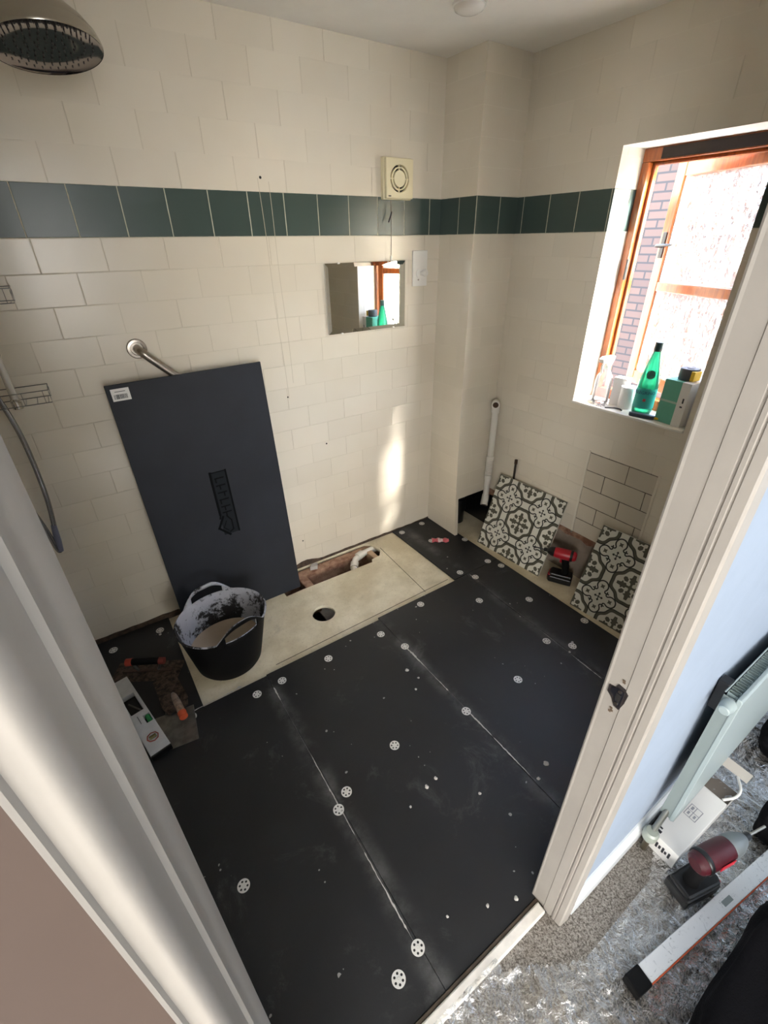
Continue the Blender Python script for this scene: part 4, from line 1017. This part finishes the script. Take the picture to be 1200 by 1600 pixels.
# clear trigger spray
t = thing('spray_bottle', 'clear plastic trigger spray bottle at the bright left end of the sill', 'spray bottle', (2.062, -.835, zs))
MB().lathe([(.010, .002), (.034, 0), (.038, .006), (.038, .10), (.034, .125), (.018, .150), (.014, .16), (.014, .172)], seg=32, cap=False).build('bottle_body', [CLEARPET], t, smooth=True)
MB().prism([(-.060, .206), (-.055, .190), (-.028, .186), (-.015, .17), (.015, .17), (.032, .20), (.030, .214), (-.040, .216)], -.013, .013, 'y').build('spray_head', [WPLAST], t, bevel=.003)
MB().tube([(-.03, 0, .188), (-.040, 0, .17), (-.036, 0, .145)], .005, 10).build('trigger', [WPLAST], t, smooth=True)
MB().lathe([(.016, .158), (.016, .176)], seg=24).build('collar', [WPLAST], t, smooth=True)
# white roll and white carton
t = thing('toilet_roll', 'white paper roll standing left of the green bottle', 'paper roll', (2.075, -.958, zs))
mb = plate(circ(0, 0, .034, 40), [circ(0, 0, .014, 24)], 0, .098); mb.build('paper', [plain('tissue', (236, 234, 230), .9)], t)
MB().lathe([(.0142, .001), (.0142, .097)], seg=24, cap=False).build('core', [plain('card_core', (120, 104, 84), .8)], t, smooth=True)
t = thing('white_carton', 'plain white carton behind the paper roll on the sill', 'box', (2.098, -.905, zs), math.radians(6))
MB().box(-.024, .024, -.030, .030, 0, .125).build('carton', [PAPER], t, bevel=.001)
# small odds and ends
t = thing('hex_key', 'small black bent key lying left of the bottle', 'hex key', (2.010, -.945, zs+.003), math.radians(-70))
MB().tube([(-.04, 0, 0), (-.02, .006, .001), (.0, .010, .002), (.025, .008, .001), (.034, -.004, 0)], .0028, 8).build('shaft', [INK], t, smooth=True)
t = thing('cable_ties', 'small tangle of clear plastic scraps on the sill', 'scraps', (2.012, -.84, zs+.002))
mb = MB(); rnd = random.Random(4)
for k in range(9):
    x, y = rnd.uniform(-.012, .02), rnd.uniform(-.05, .05); a = rnd.uniform(0, 6); mb.tube([(x+.022*math.cos(a), y+.022*math.sin(a), .001), (x, y, .004+.008*rnd.random()), (x+.02*math.cos(a+2.5), y+.02*math.sin(a+2.5), .001)], .0013, 5)
mb.build('scrap', [plain('grey_scrap', (150, 150, 154), .4)], t, smooth=True)

# ================================================================== HALL THINGS
# radiator
RX0 = 1.055; RX1 = 2.24; RZ0, RZ1 = .150, .690; RB, RF = -1.909, -1.950
t = thing('radiator', 'white panel radiator on the hall wall', 'radiator', (RX0, RB, RZ0))
def rl(x, y, z): return (x-RX0, y-RB, z-RZ0)
mb = MB(); Lx = RX1-RX0; D_ = RF-RB; Hh = RZ1-RZ0
prof = [(D_+.010, 0), (D_+.003, .004), (D_, .012)]
for k in range(5): pass
mb.prism([(D_+.012, .0), (D_+.004, .0), (D_, .006), (D_, Hh-.006), (D_+.004, Hh), (D_+.012, Hh)], 0, Lx, 'x')
mb.build('front_panel', [RADW], t, bevel=.002)
mb = MB(); mb.box(.002, .004, D_+.012, -.002, .005, Hh-.012); mb.build('end_cover', [plain('radiator_side', (124, 134, 132), .4)], t)
mb = MB(); n = 58; pitch = Lx/n; pl = []
for i in range(n):
    x = .006+i*pitch; pl += [(x, D_+.014), (x+pitch*.40, D_+.014), (x+pitch*.5, -.006), (x+pitch*.90, -.006)]
A_ = [mb.bm.verts.new((x, y, .03)) for x, y in pl]; B_ = [mb.bm.verts.new((x, y, Hh-.008)) for x, y in pl]
for i in range(len(pl)-1): mb.bm.faces.new([A_[i], A_[i+1], B_[i+1], B_[i]])
o = mb.build('convector_fins', [plain('fin_enamel', (150, 166, 164), .4)], t); md = o.modifiers.new('s', 'SOLIDIFY'); md.thickness = .0012
MB().tube([(.0, -.003, Hh), (Lx, -.003, Hh)], .0018, 8).build('top_wire', [RADW], t)
MB().lathe([(.016, .006), (.016, -.016), (.013, -.020), (.0125, -.030), (.010, -.032), (.0005, -.032)], c=(.0, D_+.020, Hh-.028), ax=(1, 0, 0), seg=28).build('vent_plug', [RADW], t, smooth=True)
MB().box(.02, .05, -.002, .021, Hh-.09, Hh+.005).build('wall_bracket', [BLACKP], t, bevel=.002)
v = MB(); v.lathe([(.019, 0), (.021, .008), (.021, .03), (.016, .036), (.0005, .037)], c=(-.035, D_*.35, -.085), ax=(0, 0, 1), seg=28); v.build('valve_knob', [plain('valve_grey', (150, 156, 146), .35)], t, smooth=True)
MB().tube([(-.035, D_*.35, -.085), (-.035, D_*.35, -.149)], .0085, 14).build('valve_tail', [plain('valve_brass', (120, 112, 96), .35, .8)], t, smooth=True)
MB().tube([(-.035, D_*.35, -.075), (.01, D_*.4, .03)], .008, 12).build('valve_union', [plain('valve_union_grey', (130, 132, 126), .35, .6)], t, smooth=True)
# long carton under the radiator
t = thing('long_carton', 'long white printed carton lying open under the radiator', 'box', (1.035, -1.957, .004), math.radians(-2.5))
mb = MB(); mb.box(0, .27, -.045, .045, 0, .074); mb.build('carton', [PAPER], t, bevel=.001)
mb = MB(); mb.box(.27, .40, -.045, -.043, 0, .03); mb.box(.27, .40, .043, .045, 0, .074); mb.box(.27, .40, -.045, .045, 0, .002)
mb.prism([(.27, .045), (.40, .045), (.40, .030), (.37, .010), (.345, -.043), (.27, -.020)], .072, .0735) if False else None
mb.build('open_end', [PAPER], t)
mb = MB(); mb.box(.395, .440, -.045, .045, .072, .0735, mat=Matrix.Rotation(math.radians(0), 4, 'Y')); mb.build('end_flap', [plain('flap_card', (214, 206, 194), .6)], t)
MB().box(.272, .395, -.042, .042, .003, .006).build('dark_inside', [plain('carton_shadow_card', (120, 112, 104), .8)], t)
MB().tube(cat([(.275, -.03, .072), (.31, -.048, .08), (.345, -.046, .085), (.385, -.02, .082)]), .004, 10).build('white_strip', [WPLAST], t, smooth=True)
mb = MB()
for k, (dx_, hh) in enumerate(((0, 1), (.010, .7), (.018, 1), (.028, .8), (.037, 1), (.047, .6), (.055, 1))): mb.box(-.0008, 0, -.028+dx_-.0, -.028+dx_+.006, .026+.004*(k % 2), .026+.024*hh)
mb.build('end_print', [INK], t)
mb = MB(); mb.box(.012, .022, .018, .040, .0741, .0745); mb.box(.028, .034, .022, .040, .0741, .0745); mb.box(.036, .040, .030, .036, .0741, .0745); mb.box(.092, .110, .018, .027, .0741, .0745)
mb.build('top_print', [INK], t)
mb = MB()
for q in (rect(.130, .180, -.020, -.018), rect(.130, .180, .014, .016), rect(.130, .132, -.020, .016), rect(.178, .180, -.020, .016), rect(.154, .156, -.018, .014), rect(.132, .178, -.003, -.001), rect(.138, .15, -.014, -.008), rect(.160, .174, .003, .010), rect(.138, .150, .004, .010)): mb.prism(q, .0741, .0744)
mb.build('printed_symbol', [plain('grey_print', (150, 150, 156), .6)], t)
# long spirit level
t = thing('long_spirit_level', 'long white scuffed level with black end cap on the hall floor', 'spirit level', (.735, -2.083, .008), math.atan2(-.075, .55))
MB().box(0, 1.2, -.0195, .0195, 0, .026).build('body', [SCUFF], t, bevel=.0015)
MB().box(.0, 1.2, -.0225, -.0196, .002, .022).build('orange_edge', [plain('orange_edge', (196, 84, 40), .45)], t, bevel=.0005)
MB().box(-.05, .0, -.0235, .0215, -.003, .029).build('end_cap', [BLACKR], t, bevel=.004)
MB().box(.315, .352, -.009, .004, .0261, .0263).build('worn_print', [plain('worn_grey', (130, 140, 142), .6)], t)
# black fabric bags at the right edge
def blob(name, label, c, r, seed, cat='bag', amp=.10, pw=.7):
    t = thing(name, label, cat, c, 0, 'black bags on the hall floor')
    mb = MB(); bmesh.ops.create_uvsphere(mb.bm, u_segments=56, v_segments=36, radius=1)
    for v in mb.bm.verts:
        p = v.co.copy(); s_ = lambda a: math.copysign(abs(a)**pw, a)
        q = Vector((s_(p.x)*r[0], s_(p.y)*r[1], s_(p.z)*r[2])); n_ = noise.noise(p*2.1+Vector((seed, 0, 0)))+.5*noise.noise(p*5+Vector((0, seed, 0)))
        q *= 1+amp*n_; q.z = max(q.z, -r[2]*.97); v.co = q+Vector((0, 0, r[2]*.97))
    mb.build('bag_body', [BLACKC], t, smooth=True)
    MB().tube(cat_((-r[0]*.4, 0, r[2]*1.8), (0, r[1]*.1, r[2]*2.25), (r[0]*.4, 0, r[2]*1.8)), .008, 10).build('strap', [BLACKC], t, smooth=True)
    return t
def cat_(*p): return cat(p)
blob('fabric_holdall', 'large black fabric holdall in the bottom right corner of the view', (.90, -2.40, .004), (.42, .22, .085), 2.3)
blob('tool_pouch', 'small black pouch just beyond the tip of the drill bit', (1.41, -2.118, .004), (.10, .036, .06), 7.7)
blob('tool_pouch', 'black pouch standing under the radiator at the right edge', (1.77, -2.02, .004), (.14, .06, .055), 11.0)
